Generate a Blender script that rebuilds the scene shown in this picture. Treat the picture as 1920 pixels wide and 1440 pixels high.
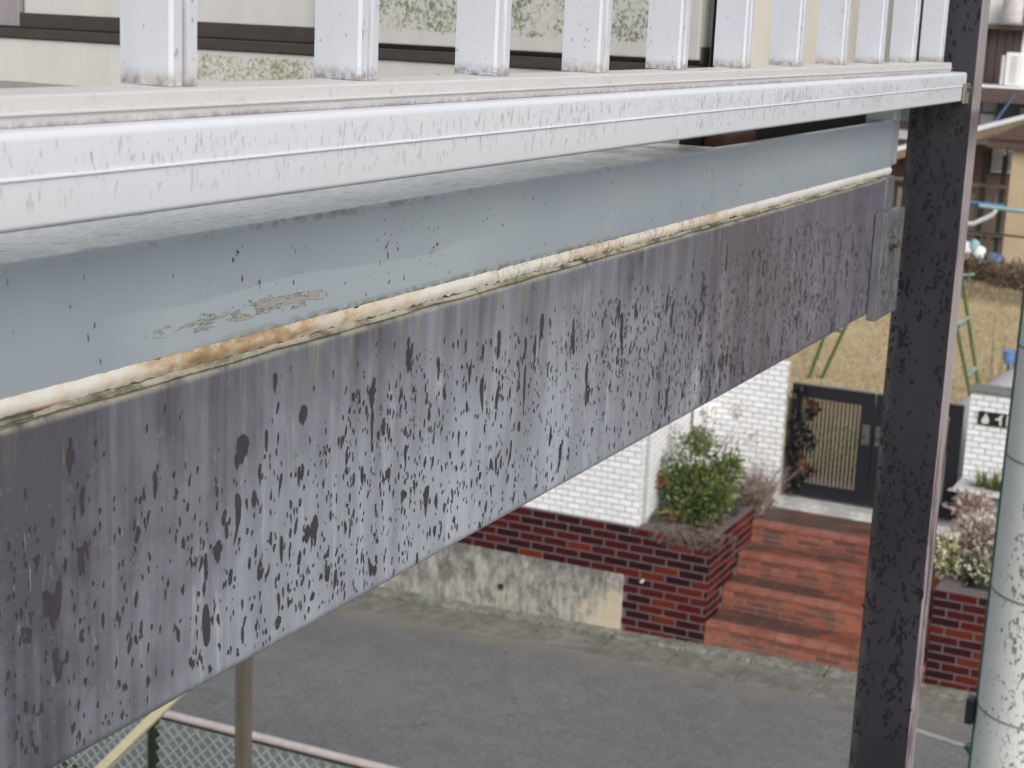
import bpy, bmesh, math, random
from mathutils import Vector, Matrix, noise
RND = random.Random(7)
sc = bpy.context.scene
for o in list(bpy.data.objects): bpy.data.objects.remove(o)

# ------------------------------------------------------------------ camera
CZ = 5.0                                   # eye height above the street
F_PX, YAW, PITCH, ROLL = 3142.3, math.radians(25.4068), math.radians(12.4926), math.radians(-2.506)
Fw = Vector((math.cos(YAW)*math.cos(PITCH), math.sin(YAW)*math.cos(PITCH), -math.sin(PITCH)))
r0 = Vector((math.sin(YAW), -math.cos(YAW), 0)); d0 = Fw.cross(r0)
Rt = math.cos(ROLL)*r0 + math.sin(ROLL)*d0
Dn = -math.sin(ROLL)*r0 + math.cos(ROLL)*d0
cam_d = bpy.data.cameras.new('camera'); cam = bpy.data.objects.new('camera', cam_d)
sc.collection.objects.link(cam); sc.camera = cam
cam.matrix_world = Matrix((( Rt.x, -Dn.x, -Fw.x, 0), (Rt.y, -Dn.y, -Fw.y, 0), (Rt.z, -Dn.z, -Fw.z, CZ), (0, 0, 0, 1)))
cam_d.sensor_width = 36; cam_d.lens = F_PX/1920*36
cam_d.clip_start = 0.02; cam_d.clip_end = 900
cam_d.dof.use_dof = True; cam_d.dof.focus_distance = 0.82; cam_d.dof.aperture_fstop = 36

# ------------------------------------------------------------------ overcast daylight
SUN_EL = math.radians(36)
world = bpy.data.worlds.new('World'); sc.world = world; world.use_nodes = True
wn = world.node_tree; wn.nodes.clear()
sky = wn.nodes.new('ShaderNodeTexSky'); sky.sky_type = 'NISHITA'; sky.sun_disc = False
sky.sun_elevation = SUN_EL; sky.sun_rotation = 0
sky.air_density = 1.0; sky.dust_density = 5.0; sky.ozone_density = 1.0
hs = wn.nodes.new('ShaderNodeHueSaturation'); hs.inputs['Saturation'].default_value = 0.38
bg = wn.nodes.new('ShaderNodeBackground'); bg.inputs['Strength'].default_value = 0.15
wo = wn.nodes.new('ShaderNodeOutputWorld')
wn.links.new(sky.outputs[0], hs.inputs['Color']); wn.links.new(hs.outputs[0], bg.inputs[0]); wn.links.new(bg.outputs[0], wo.inputs[0])
sun_d = bpy.data.lights.new('sun', 'SUN'); sun_d.energy = 0.85; sun_d.angle = math.radians(45); sun_d.color = (1, .98, .95)
sun = bpy.data.objects.new('sun', sun_d); sc.collection.objects.link(sun)
az = math.radians(-132)                       # the bright part of the cloud: behind and to the right of the camera
sdir = Vector((math.cos(az)*math.cos(SUN_EL), math.sin(az)*math.cos(SUN_EL), math.sin(SUN_EL)))
sun.rotation_euler = sdir.to_track_quat('Z', 'Y').to_euler()
sky.sun_rotation = math.pi/2 - az
sc.view_settings.view_transform = 'Standard'; sc.view_settings.look = 'None'
sc.view_settings.exposure = 0.0; sc.view_settings.gamma = 1; sc.view_settings.use_curve_mapping = False

# ------------------------------------------------------------------ helpers: objects
C = sc.collection
def props(o, label=None, cat=None, group=None, kind=None):
    if label: o['label'] = label
    if cat: o['category'] = cat
    if group: o['group'] = group
    if kind: o['kind'] = kind
    return o
def thing(name, label, cat, loc=(0, 0, 0), group=None):
    o = bpy.data.objects.new(name, None); C.objects.link(o); o.location = loc; o.empty_display_size = .05
    return props(o, label, cat, group)
def ploc(p):
    v = Vector((0, 0, 0))
    while p is not None: v += p.location; p = p.parent
    return v
def link(name, me, parent=None, loc=None):
    o = bpy.data.objects.new(name, me); C.objects.link(o)
    if parent is not None: o.parent = parent
    if loc is not None: o.location = loc
    return o
class MB:
    """collects shapes given in world coordinates"""
    def __init__(s): s.v = []; s.f = []; s.m = []; s.sm = []
    def poly(s, pts, mi=0, sm=False):
        n = len(s.v); s.v += [tuple(p) for p in pts]; s.f.append(tuple(range(n, n+len(pts)))); s.m.append(mi); s.sm.append(sm)
    def raw(s, vs, fs, mi=0, sm=False):
        n = len(s.v); s.v += [tuple(p) for p in vs]
        for f in fs: s.f.append(tuple(i+n for i in f)); s.m.append(mi); s.sm.append(sm)
    def box(s, x0, x1, y0, y1, z0, z1, mi=0, bev=0.0):
        if bev <= 0:
            vs = [(x, y, z) for x in (x0, x1) for y in (y0, y1) for z in (z0, z1)]
            s.raw(vs, [(0, 1, 3, 2), (4, 6, 7, 5), (0, 4, 5, 1), (2, 3, 7, 6), (0, 2, 6, 4), (1, 5, 7, 3)], mi); return s
        bm = bmesh.new(); bmesh.ops.create_cube(bm, size=1)
        for v in bm.verts: v.co = Vector(((x0+x1)/2+v.co.x*(x1-x0), (y0+y1)/2+v.co.y*(y1-y0), (z0+z1)/2+v.co.z*(z1-z0)))
        bmesh.ops.bevel(bm, geom=bm.edges[:], offset=bev, segments=2, affect='EDGES', profile=.5)
        bm.verts.index_update(); s.raw([v.co[:] for v in bm.verts], [[v.index for v in f.verts] for f in bm.faces], mi, False); bm.free(); return s
    def tube(s, pts, r, seg=8, mi=0, cap=True):
        pts = [Vector(p) for p in pts]; rs = r if isinstance(r, (list, tuple)) else [r]*len(pts); vs = []
        for i, p in enumerate(pts):
            t = (pts[min(i+1, len(pts)-1)]-pts[max(i-1, 0)]).normalized()
            u = t.cross(Vector((0, 0, 1)) if abs(t.z) < .9 else Vector((1, 0, 0))).normalized(); w = t.cross(u)
            for k in range(seg):
                a = 2*math.pi*k/seg; vs.append(p+(u*math.cos(a)+w*math.sin(a))*rs[i])
        fs = [(i*seg+k, i*seg+(k+1) % seg, (i+1)*seg+(k+1) % seg, (i+1)*seg+k) for i in range(len(pts)-1) for k in range(seg)]
        if cap: fs += [tuple(range(seg))[::-1], tuple((len(pts)-1)*seg+k for k in range(seg))]
        s.raw(vs, fs, mi, True); return s
    def bar(s, a, b, w, h, mi=0):
        a = Vector(a); b = Vector(b); t = (b-a).normalized()
        u = t.cross(Vector((0, 0, 1)) if abs(t.z) < .9 else Vector((1, 0, 0))).normalized()*w/2; q = t.cross(u).normalized()*h/2
        vs = [p+i*u+j*q for p in (a, b) for i in (-1, 1) for j in (-1, 1)]
        s.raw(vs, [(0, 1, 3, 2), (4, 6, 7, 5), (0, 4, 5, 1), (2, 3, 7, 6), (0, 2, 6, 4), (1, 5, 7, 3)], mi); return s
    def extrude_x(s, prof, xs, mi=0, sm=False, cap=True, jit=0):
        """prof: closed list of (y,z) ; xs: stations along X"""
        n = len(prof); vs = []
        for x in xs:
            for (y, z) in prof:
                dy = jit*(noise.noise((x*6, y*3, z*3))) if jit else 0
                vs.append((x, y+dy, z+dy*.6))
        fs = [(i*n+k, (i+1)*n+k, (i+1)*n+(k+1) % n, i*n+(k+1) % n) for i in range(len(xs)-1) for k in range(n)]
        if cap: fs += [tuple(range(n)), tuple((len(xs)-1)*n+k for k in range(n))[::-1]]
        s.raw(vs, fs, mi, sm); return s
    def build(s, name, mats, parent=None, loc=None, fixn=True):
        """world coords -> child of parent (or free object whose origin is loc)"""
        off = ploc(parent) if parent is not None else Vector(loc or (0, 0, 0))
        me = bpy.data.meshes.new(name)
        me.from_pydata([(x-off.x, y-off.y, z-off.z) for x, y, z in s.v], [], s.f)
        for mt in (mats if isinstance(mats, (list, tuple)) else [mats]): me.materials.append(mt)
        me.polygons.foreach_set('material_index', s.m); me.polygons.foreach_set('use_smooth', s.sm)
        if fixn:
            bm = bmesh.new(); bm.from_mesh(me); bmesh.ops.recalc_face_normals(bm, faces=bm.faces[:]); bm.to_mesh(me); bm.free()
        if any(s.sm) and fixn:
            try: me.set_sharp_from_angle(angle=math.radians(50))
            except Exception: pass
        me.update()
        o = link(name, me, parent)
        if parent is None: o.location = off
        return o
def box(name, mats, parent, x0, x1, y0, y1, z0, z1, bev=0, **k):
    m = MB(); m.box(x0, x1, y0, y1, z0, z1, 0, bev); return m.build(name, mats, parent, **k)

# ------------------------------------------------------------------ helpers: materials
class NT:
    def __init__(s, name, rough=.6, spec=.5, metal=0):
        s.mat = bpy.data.materials.new(name); s.mat.use_nodes = True; s.t = s.mat.node_tree; s.n = s.t.nodes
        s.b = s.n['Principled BSDF']; s.b.inputs['Roughness'].default_value = rough
        s.b.inputs['Specular IOR Level'].default_value = spec; s.b.inputs['Metallic'].default_value = metal
        s._pos = None
    def new(s, t, **k):
        n = s.n.new(t)
        for a, b in k.items(): setattr(n, a, b)
        return n
    def put(s, sock, v):
        if isinstance(v, bpy.types.NodeSocket): s.t.links.new(v, sock)
        elif v is not None: sock.default_value = v
    def pos(s):
        if not s._pos: s._pos = s.new('ShaderNodeNewGeometry').outputs['Position']
        return s._pos
    def sep(s): 
        n = s.new('ShaderNodeSeparateXYZ'); s.put(n.inputs[0], s.pos()); return n.outputs
    def vec(s, scale=(1, 1, 1), off=(0, 0, 0), obj=False):
        n = s.new('ShaderNodeMapping'); n.inputs['Scale'].default_value = scale; n.inputs['Location'].default_value = off
        s.put(n.inputs[0], s.new('ShaderNodeTexCoord').outputs['Object'] if obj else s.pos()); return n.outputs[0]
    def noise(s, vec, scale=1, detail=4, rough=.6, dist=0):
        n = s.new('ShaderNodeTexNoise'); s.put(n.inputs['Vector'], vec); n.inputs['Scale'].default_value = scale
        n.inputs['Detail'].default_value = detail; n.inputs['Roughness'].default_value = rough; n.inputs['Distortion'].default_value = dist
        return n.outputs['Fac']
    def voro(s, vec, scale=1, out='Distance', feat='F1', rnd=1):
        n = s.new('ShaderNodeTexVoronoi', feature=feat); s.put(n.inputs['Vector'], vec); n.inputs['Scale'].default_value = scale
        n.inputs['Randomness'].default_value = rnd; return n.outputs[out]
    def math(s, op, a, b=0., clamp=False):
        n = s.new('ShaderNodeMath', operation=op, use_clamp=clamp); s.put(n.inputs[0], a); s.put(n.inputs[1], b); return n.outputs[0]
    def rng(s, v, a, b, c=0., d=1., smooth=False):
        n = s.new('ShaderNodeMapRange', interpolation_type='SMOOTHSTEP' if smooth else 'LINEAR'); s.put(n.inputs[0], v)
        for i, x in enumerate((a, b, c, d)): n.inputs[i+1].default_value = x
        return n.outputs[0]
    def mix(s, f, a, b, mode='MIX'):
        n = s.new('ShaderNodeMix', data_type='RGBA', blend_type=mode); s.put(n.inputs[0], f)
        for i, x in ((6, a), (7, b)): s.put(n.inputs[i], (*x, 1) if isinstance(x, tuple) and len(x) == 3 else x)
        return n.outputs[2]
    def ramp(s, f, stops):
        n = s.new('ShaderNodeValToRGB'); s.put(n.inputs[0], f); e = n.color_ramp.elements
        for i, (p, c) in enumerate(stops):
            el = e[i] if i < 2 else e.new(p)
            el.position = p; el.color = (*c, 1)
        return n.outputs[0]
    def objrand(s): return s.new('ShaderNodeObjectInfo').outputs['Random']
    def col(s, c): s.put(s.b.inputs['Base Color'], (*c, 1) if isinstance(c, tuple) else c); return s
    def rgh(s, v): s.put(s.b.inputs['Roughness'], v); return s
    def bump(s, h, strength=.3, dist=.001):
        n = s.new('ShaderNodeBump'); n.inputs['Strength'].default_value = strength; n.inputs['Distance'].default_value = dist
        s.put(n.inputs['Height'], h); s.put(s.b.inputs['Normal'], n.outputs[0]); return s
def simple(name, c, c2=None, scale=8, rough=.6, bump=.2, bd=.002, rnd=0., spec=.5, metal=0, stretch=(1, 1, 1)):
    m = NT(name, rough, spec, metal); c2 = c2 or tuple(x*.7 for x in c)
    f = m.noise(m.vec(stretch), scale, 6, .65)
    col = m.mix(m.rng(f, .3, .7), c, c2)
    if rnd:
        r = m.objrand(); g = m.rng(r, 0, 1, 1-rnd, 1+rnd)
        cc = m.new('ShaderNodeCombineColor'); [m.put(cc.inputs[i], g) for i in range(3)]
        col = m.mix(1.0, col, cc.outputs[0], 'MULTIPLY')
    m.col(col)
    if bump: m.bump(f, bump, bd)
    m.rgh(m.rng(f, .3, .7, rough*.9, min(1, rough*1.1)))
    return m.mat

def mat_dark_beam():
    m = NT('dark_beam_coating', .42, .5); X, Y, Z = m.sep()
    broad = m.noise(m.vec((1.9, 1, 2.6)), 1, 3, .5)
    st = m.noise(m.vec((95, 1, 3.2)), 1, 5, .7, .3)             # vertical wash streaks
    st2 = m.noise(m.vec((28, 1, 2.2), (3, 0, 1)), 1, 4, .6)
    low = m.rng(Z, CZ-.150, CZ-.262, 0, 1)                     # washed paler towards the drip edge
    mid = m.math('MULTIPLY', m.rng(X, .40, .60, .0, 1, True), m.rng(X, 1.35, .80, .25, 1, True))
    pale = m.math('MULTIPLY', m.math('ADD', m.math('MULTIPLY', low, .85), .20), mid)
    pale = m.math('ADD', m.math('MULTIPLY', pale, .75), m.math('MULTIPLY', m.math('SUBTRACT', broad, .5), .9))
    cl = m.noise(m.vec((14, 1, 9), (4, 0, 2)), 1, 5, .65, .5); pale = m.math('ADD', pale, m.math('MULTIPLY', m.math('SUBTRACT', cl, .5), 1.1))
    pale = m.math('ADD', pale, m.math('MULTIPLY', m.math('SUBTRACT', st, .5), .65))
    pale = m.math('ADD', pale, m.math('MULTIPLY', m.math('SUBTRACT', st2, .5), .95), True)
    col = m.mix(pale, (.088, .086, .108), (.385, .425, .485))
    pur = m.rng(X, .85, 1.35, 0, 1, True)
    col = m.mix(m.math('MULTIPLY', pur, .55), col, (.150, .130, .162))
    fine = m.noise(m.vec((260, 1, 260)), 1, 5, .7)
    col = m.mix(m.rng(fine, .60, .8, 0, .35), col, (.42, .44, .48))
    chalk = m.noise(m.vec((48, 1, 7), (7, 0, 3)), 1, 7, .78, 1.0); col = m.mix(m.math('MULTIPLY', m.rng(chalk, .54, .66, 0, .6), m.rng(pale, .15, .6)), col, (.50, .54, .60))
    # thin scratches and limescale
    sc1 = m.noise(m.vec((500, 1, 25)), 1, 2, .5, 1.5); col = m.mix(m.rng(sc1, .70, .75, 0, .35), col, (.5, .5, .53))
    # yellow green runs from the sealant
    ys = m.noise(m.vec((110, 1, 5), (9, 0, 0)), 1, 4, .65, .4)
    top = m.rng(Z, CZ-.172, CZ-.138, 0, 1, True)
    zone = m.math('MULTIPLY', m.rng(X, .46, .56, .25, 1), m.rng(X, 1.4, 1.05, .1, 1))
    yf = m.math('MULTIPLY', m.math('MULTIPLY', m.rng(ys, .55, .68, 0, .55), top), zone)
    col = m.mix(yf, col, (.32, .31, .20))
    ed = m.math('MULTIPLY', m.rng(Z, CZ-.1445, CZ-.1405, 0, 1, True), m.rng(m.noise(m.vec((60, 1, 60)), 1, 5, .7), .38, .55, .1, .9))
    col = m.mix(ed, col, (.46, .44, .33))
    m.col(col); m.rgh(m.rng(st, .3, .7, .5, .3)); m.bump(m.math('ADD', fine, m.math('MULTIPLY', sc1, .5)), .12, .0004); return m.mat
def mat_drop(name, c, c2, rough=.5):
    m = NT(name, rough, .4); f = m.noise(m.vec((150, 150, 150)), 1, 4, .6); m.col(m.mix(m.rng(f, .3, .7), c, c2)); return m.mat
def mat_white_alu(name='white_aluminium', dirtz=None, tint=(.675, .71, .765)):
    m = NT(name, .33, .5); X, Y, Z = m.sep()
    st = m.noise(m.vec((130, 130, 9)), 1, 5, .65); br = m.noise(m.vec((5, 5, 5)), 1, 3, .5)
    col = m.mix(m.rng(st, .45, .8, 0, .35), tint, (.59, .605, .63))
    col = m.mix(m.rng(br, .4, .7, 0, .35), col, (.67, .675, .70))
    if dirtz:
        for z0, wd, amt, dc in dirtz:
            n = m.noise(m.vec((260, 260, 260)), 1, 5, .75); n2 = m.noise(m.vec((22, 22, 22)), 1, 3, .6)
            w = m.math('MULTIPLY', m.rng(Z, z0, z0+wd, 1, 0, True), m.rng(m.math('ADD', n, m.math('MULTIPLY', n2, .6)), .62, .95, .15, 1))
            col = m.mix(m.math('MULTIPLY', w, amt, True), col, dc)
    m.col(col); fine = m.noise(m.vec((400, 400, 400)), 1, 3, .6)
    m.rgh(m.rng(st, .3, .7, .28, .5)); m.bump(fine, .08, .0003); return m.mat
def mat_slat():
    m = NT('slat_aluminium', .36, .5); X, Y, Z = m.sep()
    st = m.noise(m.vec((90, 90, 7)), 1, 5, .65)
    col = m.mix(m.rng(st, .4, .8, 0, .4), (.61, .64, .70), (.50, .525, .57))
    # darker in the middle groove of the narrow face, dirty foot
    n = m.noise(m.vec((330, 330, 330)), 1, 5, .75)
    z0 = CZ-.029
    foot = m.math('MULTIPLY', m.rng(Z, z0, z0+.0070, 1, 0, True), m.rng(n, .35, .6, .1, 1))
    col = m.mix(foot, col, (.20, .16, .15))
    yel = m.math('MULTIPLY', m.rng(Z, z0, z0+.014, 1, 0, True), m.rng(m.noise(m.vec((30, 30, 30)), 1, 2, .5), .45, .7, 0, .45))
    col = m.mix(yel, col, (.55, .50, .40))
    fr = m.math('MULTIPLY', m.math('FRACT', m.math('DIVIDE', m.math('SUBTRACT', X, .4585-.1205*8), .1205)), .1205)
    gv = m.math('MULTIPLY', m.rng(fr, .0054, .0072), m.rng(fr, .0098, .0080)); gv = m.math('MULTIPLY', gv, m.rng(m.math('ADD', m.noise(m.vec((40, 40, 14), (2, 1, 0)), 1, 3, .6), m.rng(Z, z0, z0+.07, .18, 0)), .50, .72, 0, .8))
    col = m.mix(m.math('MULTIPLY', gv, m.rng(Y, .3505, .3500)), col, (.17, .145, .15))
    sp = m.noise(m.vec((420, 420, 260)), 1, 4, .6); col = m.mix(m.rng(sp, .66, .72, 0, .5), col, (.33, .34, .37))
    m.col(col); m.bump(st, .06, .0005); return m.mat
def mat_blue():
    m = NT('blue_grey_paint', .40, .5); X, Y, Z = m.sep()
    st = m.noise(m.vec((60, 4, 4)), 1, 5, .65); br = m.noise(m.vec((4, 4, 12)), 1, 3, .5)
    col = m.mix(m.rng(br, .35, .65), (.42, .50, .575), (.49, .57, .635))
    col = m.mix(m.rng(st, .5, .8, 0, .4), col, (.55, .61, .65))
    pt = m.noise(m.vec((9, 1, 55), (0, 0, 3)), 1, 2, .3)         # overlapping brush coat along the foot
    patch = m.math('MULTIPLY', m.rng(m.math('ADD', Z, m.math('MULTIPLY', pt, .012)), CZ-.106, CZ-.1065, 0, 1), m.math('MULTIPLY', m.rng(X, .46, .5), m.rng(X, .78, .74)))
    col = m.mix(m.math('MULTIPLY', patch, .45), col, (.60, .685, .745))
    # peeled paint: grey primer with green algae rims
    pv = m.noise(m.vec((42, 1, 190), (1, 0, 5)), 1, 6, .72, .6)
    zone = m.math('MULTIPLY', m.math('MULTIPLY', m.rng(X, .475, .49), m.rng(X, .64, .60)), m.math('MULTIPLY', m.rng(Z, CZ-.128, CZ-.124), m.rng(Z, CZ-.112, CZ-.120)))
    ph = m.math('ADD', pv, m.math('MULTIPLY', m.math('SUBTRACT', zone, 1), .4))
    col = m.mix(m.rng(ph, .495, .51), col, (.14, .16, .09)); col = m.mix(m.rng(ph, .52, .535), col, (.50, .50, .46))
    # dark moss at top edge and at foot
    mo = m.noise(m.vec((120, 60, 200)), 1, 6, .75)
    te = m.math('MULTIPLY', m.rng(Z, CZ-.0905, CZ-.0865, 0, 1), m.rng(m.math('ADD', mo, m.math('MULTIPLY', m.math('SUBTRACT', m.noise(m.vec((6, 1, 1)), 1, 2), .5), .8)), 1*.56, .66, 0, .7))
    col = m.mix(te, col, (.12, .13, .11))
    fe = m.math('MULTIPLY', m.math('MULTIPLY', m.rng(Z, CZ-.1275, CZ-.131, 0, 1), m.rng(mo, .42, .55, 0, .9)), m.math('MULTIPLY', m.rng(X, .5, .6), m.rng(X, 1.0, .9)))
    col = m.mix(fe, col, (.15, .16, .07))
    # horizontal top surface: scratched, wet, mossy; colour lightened to offset the fascia's shade
    up = m.rng(Z, CZ-.0868, CZ-.0863, 0, 1)
    scr = m.noise(m.vec((70, 260, 10)), 1, 7, .8, 1.2)
    topc = m.ramp(scr, [(.33, (.12, .125, .12)), (.40, (.58, .62, .65)), (.6, (.82, .86, .88))])
    mossy = m.math('MULTIPLY', m.rng(X, .8, 1.1), m.rng(m.noise(m.vec((14, 14, 14)), 1, 3), .42, .55))
    topc = m.mix(m.math('MULTIPLY', mossy, .7), topc, (.10, .10, .05))
    col = m.mix(up, col, topc)
    ys = m.math('MULTIPLY', m.rng(m.noise(m.vec((24, 1, 1.5), (5, 0, 0)), 1, 2), .60, .72, 0, .35), m.rng(X, 1.1, 1.25))
    col = m.mix(ys, col, (.42, .41, .30))
    sd = m.rng(X, 1.628, 1.640, 0, .35); col = m.mix(sd, col, (.20, .22, .20))
    m.col(col); m.bump(m.math('ADD', m.math('MULTIPLY', scr, up), m.math('MULTIPLY', st, .1)), .25, .0008); m.rgh(m.rng(st, .3, .7, .32, .5)); return m.mat
def mat_seal():
    m = NT('sealant', .55, .4); X, Y, Z = m.sep()
    a = m.noise(m.vec((7, 1, 1), (2, 0, 0)), 1, 3, .6); b = m.noise(m.vec((55, 55, 120)), 1, 6, .75)
    f = m.math('ADD', m.math('MULTIPLY', a, .65), m.math('MULTIPLY', b, .6)); f = m.math('ADD', f, m.math('MULTIPLY', m.math('MULTIPLY', m.rng(X, .45, .53, 0, 1, True), m.rng(X, .74, .64, 0, 1, True)), .09))
    col = m.ramp(f, [(.54, (.76, .73, .67)), (.66, (.68, .59, .47)), (.76, (.46, .33, .20)), (.88, (.18, .11, .065))])
    col = m.mix(m.rng(X, 1.1, 1.25, 0, .7), col, (.80, .80, .79))
    rib = m.math('MULTIPLY', m.rng(m.noise(m.vec((170, 1, 90)), 1, 4, .6, 1.5), .52, .62), m.math('MULTIPLY', m.rng(X, .74, .8), m.rng(X, 1.15, 1.05)))
    col = m.mix(m.math('MULTIPLY', rib, .6), col, (.30, .15, .06))
    red = m.math('MULTIPLY', m.math('MULTIPLY', m.rng(X, .445, .435), m.rng(X, .412, .418)), m.rng(Z, CZ-.1365, CZ-.138)); col = m.mix(red, col, (.42, .13, .10))
    m.col(col); m.bump(b, .4, .0006); return m.mat
def mat_post():
    m = NT('dark_brown_post_coating', .30, .5); X, Y, Z = m.sep()
    n = m.noise(m.vec((120, 120, 40)), 1, 5, .7); g = m.noise(m.vec((8, 8, 5)), 1, 3, .5)
    col = m.mix(m.rng(g, .35, .65), (.024, .023, .031), (.040, .038, .050))
    front = m.rng(Y, .3206, .3203, 0, 1)
    st = m.noise(m.vec((105, 1, 8)), 1, 5, .72, .9)
    fc = m.ramp(st, [(.42, (.05, .035, .04)), (.48, (.22, .17, .19)), (.56, (.40, .35, .37))])
    plain = m.rng(m.noise(m.vec((1, 1, 2.3), (0, 0, .35)), 1, 2), .50, .56); fc = m.mix(m.math('MULTIPLY', plain, .8), fc, (.37, .335, .35))
    col = m.mix(front, col, fc)
    gr = m.math('MULTIPLY', m.rng(Y, .372, .381), m.rng(n, .35, .6, 0, .45)); col = m.mix(gr, col, (.13, .13, .09))
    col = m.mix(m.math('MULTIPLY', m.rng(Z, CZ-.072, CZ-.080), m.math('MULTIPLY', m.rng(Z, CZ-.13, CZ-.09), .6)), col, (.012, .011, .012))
    top = m.math('MULTIPLY', m.math('MULTIPLY', m.rng(Z, CZ-.115, CZ-.07), m.rng(Z, CZ-.03, CZ-.05)), m.rng(n, .45, .65, 0, .5)); col = m.mix(top, col, (.12, .10, .08))
    m.col(col); m.rgh(m.rng(n, .3, .7, .28, .5)); m.bump(n, .12, .0004); return m.mat
def mat_algae(name, c, spots, dark=(.13, .15, .07)):
    """cream siding with algae grown in given patches (y0,y1,z0,z1)"""
    m = NT(name, .5, .4); X, Y, Z = m.sep(); st = m.noise(m.vec((40, 40, 6)), 1, 5, .65)
    col = m.mix(m.rng(st, .4, .75, 0, .5), c, tuple(x*.82 for x in c))
    fine = m.noise(m.vec((240, 240, 200)), 1, 5, .75, .8); med = m.noise(m.vec((26, 26, 26)), 1, 3, .6)
    for (ya, yb, za, zb, amt) in spots:
        e = .03
        w = m.math('MULTIPLY', m.math('MULTIPLY', m.rng(Y, ya-e, ya+e, 0, 1, True), m.rng(Y, yb+e, yb-e, 0, 1, True)), m.math('MULTIPLY', m.rng(Z, za-.008, za+.008, 0, 1, True), m.rng(Z, zb+.008, zb-.008, 0, 1, True)))
        h = m.math('ADD', m.math('MULTIPLY', fine, .8), m.math('MULTIPLY', med, .35)); h = m.math('ADD', h, m.math('MULTIPLY', m.math('SUBTRACT', w, 1), .5))
        col = m.mix(m.math('MULTIPLY', m.rng(h, .585, .64), amt), col, dark)
    sp = m.noise(m.vec((160, 160, 160)), 1, 4, .6); col = m.mix(m.rng(sp, .68, .73, 0, .5), col, (.25, .25, .17))
    m.col(col); m.bump(fine, .1, .0004); return m.mat
def mat_brick():
    m = NT('glazed_red_brick', .42, .3); r = m.objrand()
    c = m.ramp(r, [(0, (.017, .003, .006)), (.34, (.028, .004, .008)), (.46, (.055, .005, .007)), (.70, (.080, .007, .006)), (.86, (.115, .014, .006)), (1, (.15, .025, .008))])
    n = m.noise(m.vec((14, 14, 40)), 1, 4, .6); c = m.mix(m.rng(n, .4, .75, 0, .4), c, (.05, .012, .012)); m.col(c); m.bump(n, .15, .002); return m.mat
def mat_step():
    m = NT('terracotta_step_tile', .5, .4); r = m.objrand(); n = m.noise(m.vec((5, 5, 5)), 1, 6, .7); X, Y, Z = m.sep()
    c = m.ramp(r, [(0, (.19, .058, .036)), (.5, (.31, .090, .052)), (1, (.41, .13, .075))])
    c = m.mix(m.rng(n, .44, .64, 0, .85), c, (.105, .062, .054)); f = m.noise(m.vec((60, 60, 60)), 1, 4, .7)
    # soot and moss kept on the treads away from the walked middle
    g = m.noise(m.vec((2.2, 1.1, .3), (3.3, .7, 0)), 1, 4, .6, .6); nz = m.new('ShaderNodeNewGeometry'); s2 = m.new('ShaderNodeSeparateXYZ'); m.put(s2.inputs[0], nz.outputs['Normal'])
    tread = m.math('MULTIPLY', m.rng(s2.outputs[2], .7, .9), m.rng(m.math('ADD', g, m.rng(Y, 3.0, 4.05, -.08, .14)), .44, .54))
    c = m.mix(m.math('MULTIPLY', tread, .85), c, (.055, .045, .038))
    c = m.mix(m.rng(f, .6, .8, 0, .3), c, (.30, .16, .12)); m.col(c); m.bump(f, .3, .002); return m.mat
def mat_concrete(name, c=(.30, .30, .27), dark=(.08, .085, .075), amt=.7, warm=None, scale=1.):
    m = NT(name, .85, .3); X, Y, Z = m.sep()
    a = m.noise(m.vec((3*scale, 3*scale, 2.2*scale)), 1, 7, .7, .5); b = m.noise(m.vec((11*scale, 11*scale, 2.5*scale)), 1, 6, .7); f = m.noise(m.vec((60, 60, 60)), 1, 4, .7)
    h = m.math('ADD', m.math('MULTIPLY', a, .6), m.math('MULTIPLY', b, .5)); h = m.math('ADD', h, m.rng(Z, .05, .45, -.03, .035)) if warm else h
    col = m.mix(m.rng(h, .45, .62, 0, amt), c, dark)
    if warm:
        y0, y1, wc = warm
        w = m.math('ADD', m.rng(Y, y0, y1), m.math('MULTIPLY', m.math('SUBTRACT', a, .5), 2.2)); w = m.math('SUBTRACT', w, m.rng(Z, .15, .55, 0, .7))
        col = m.mix(m.rng(w, .35, .6, 0, .75), col, wc)
    col = m.mix(m.rng(f, .35, .65, 0, .35), col, tuple(min(1, x*1.3) for x in c))
    m.col(col); m.bump(f, .5, .004); return m.mat
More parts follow.
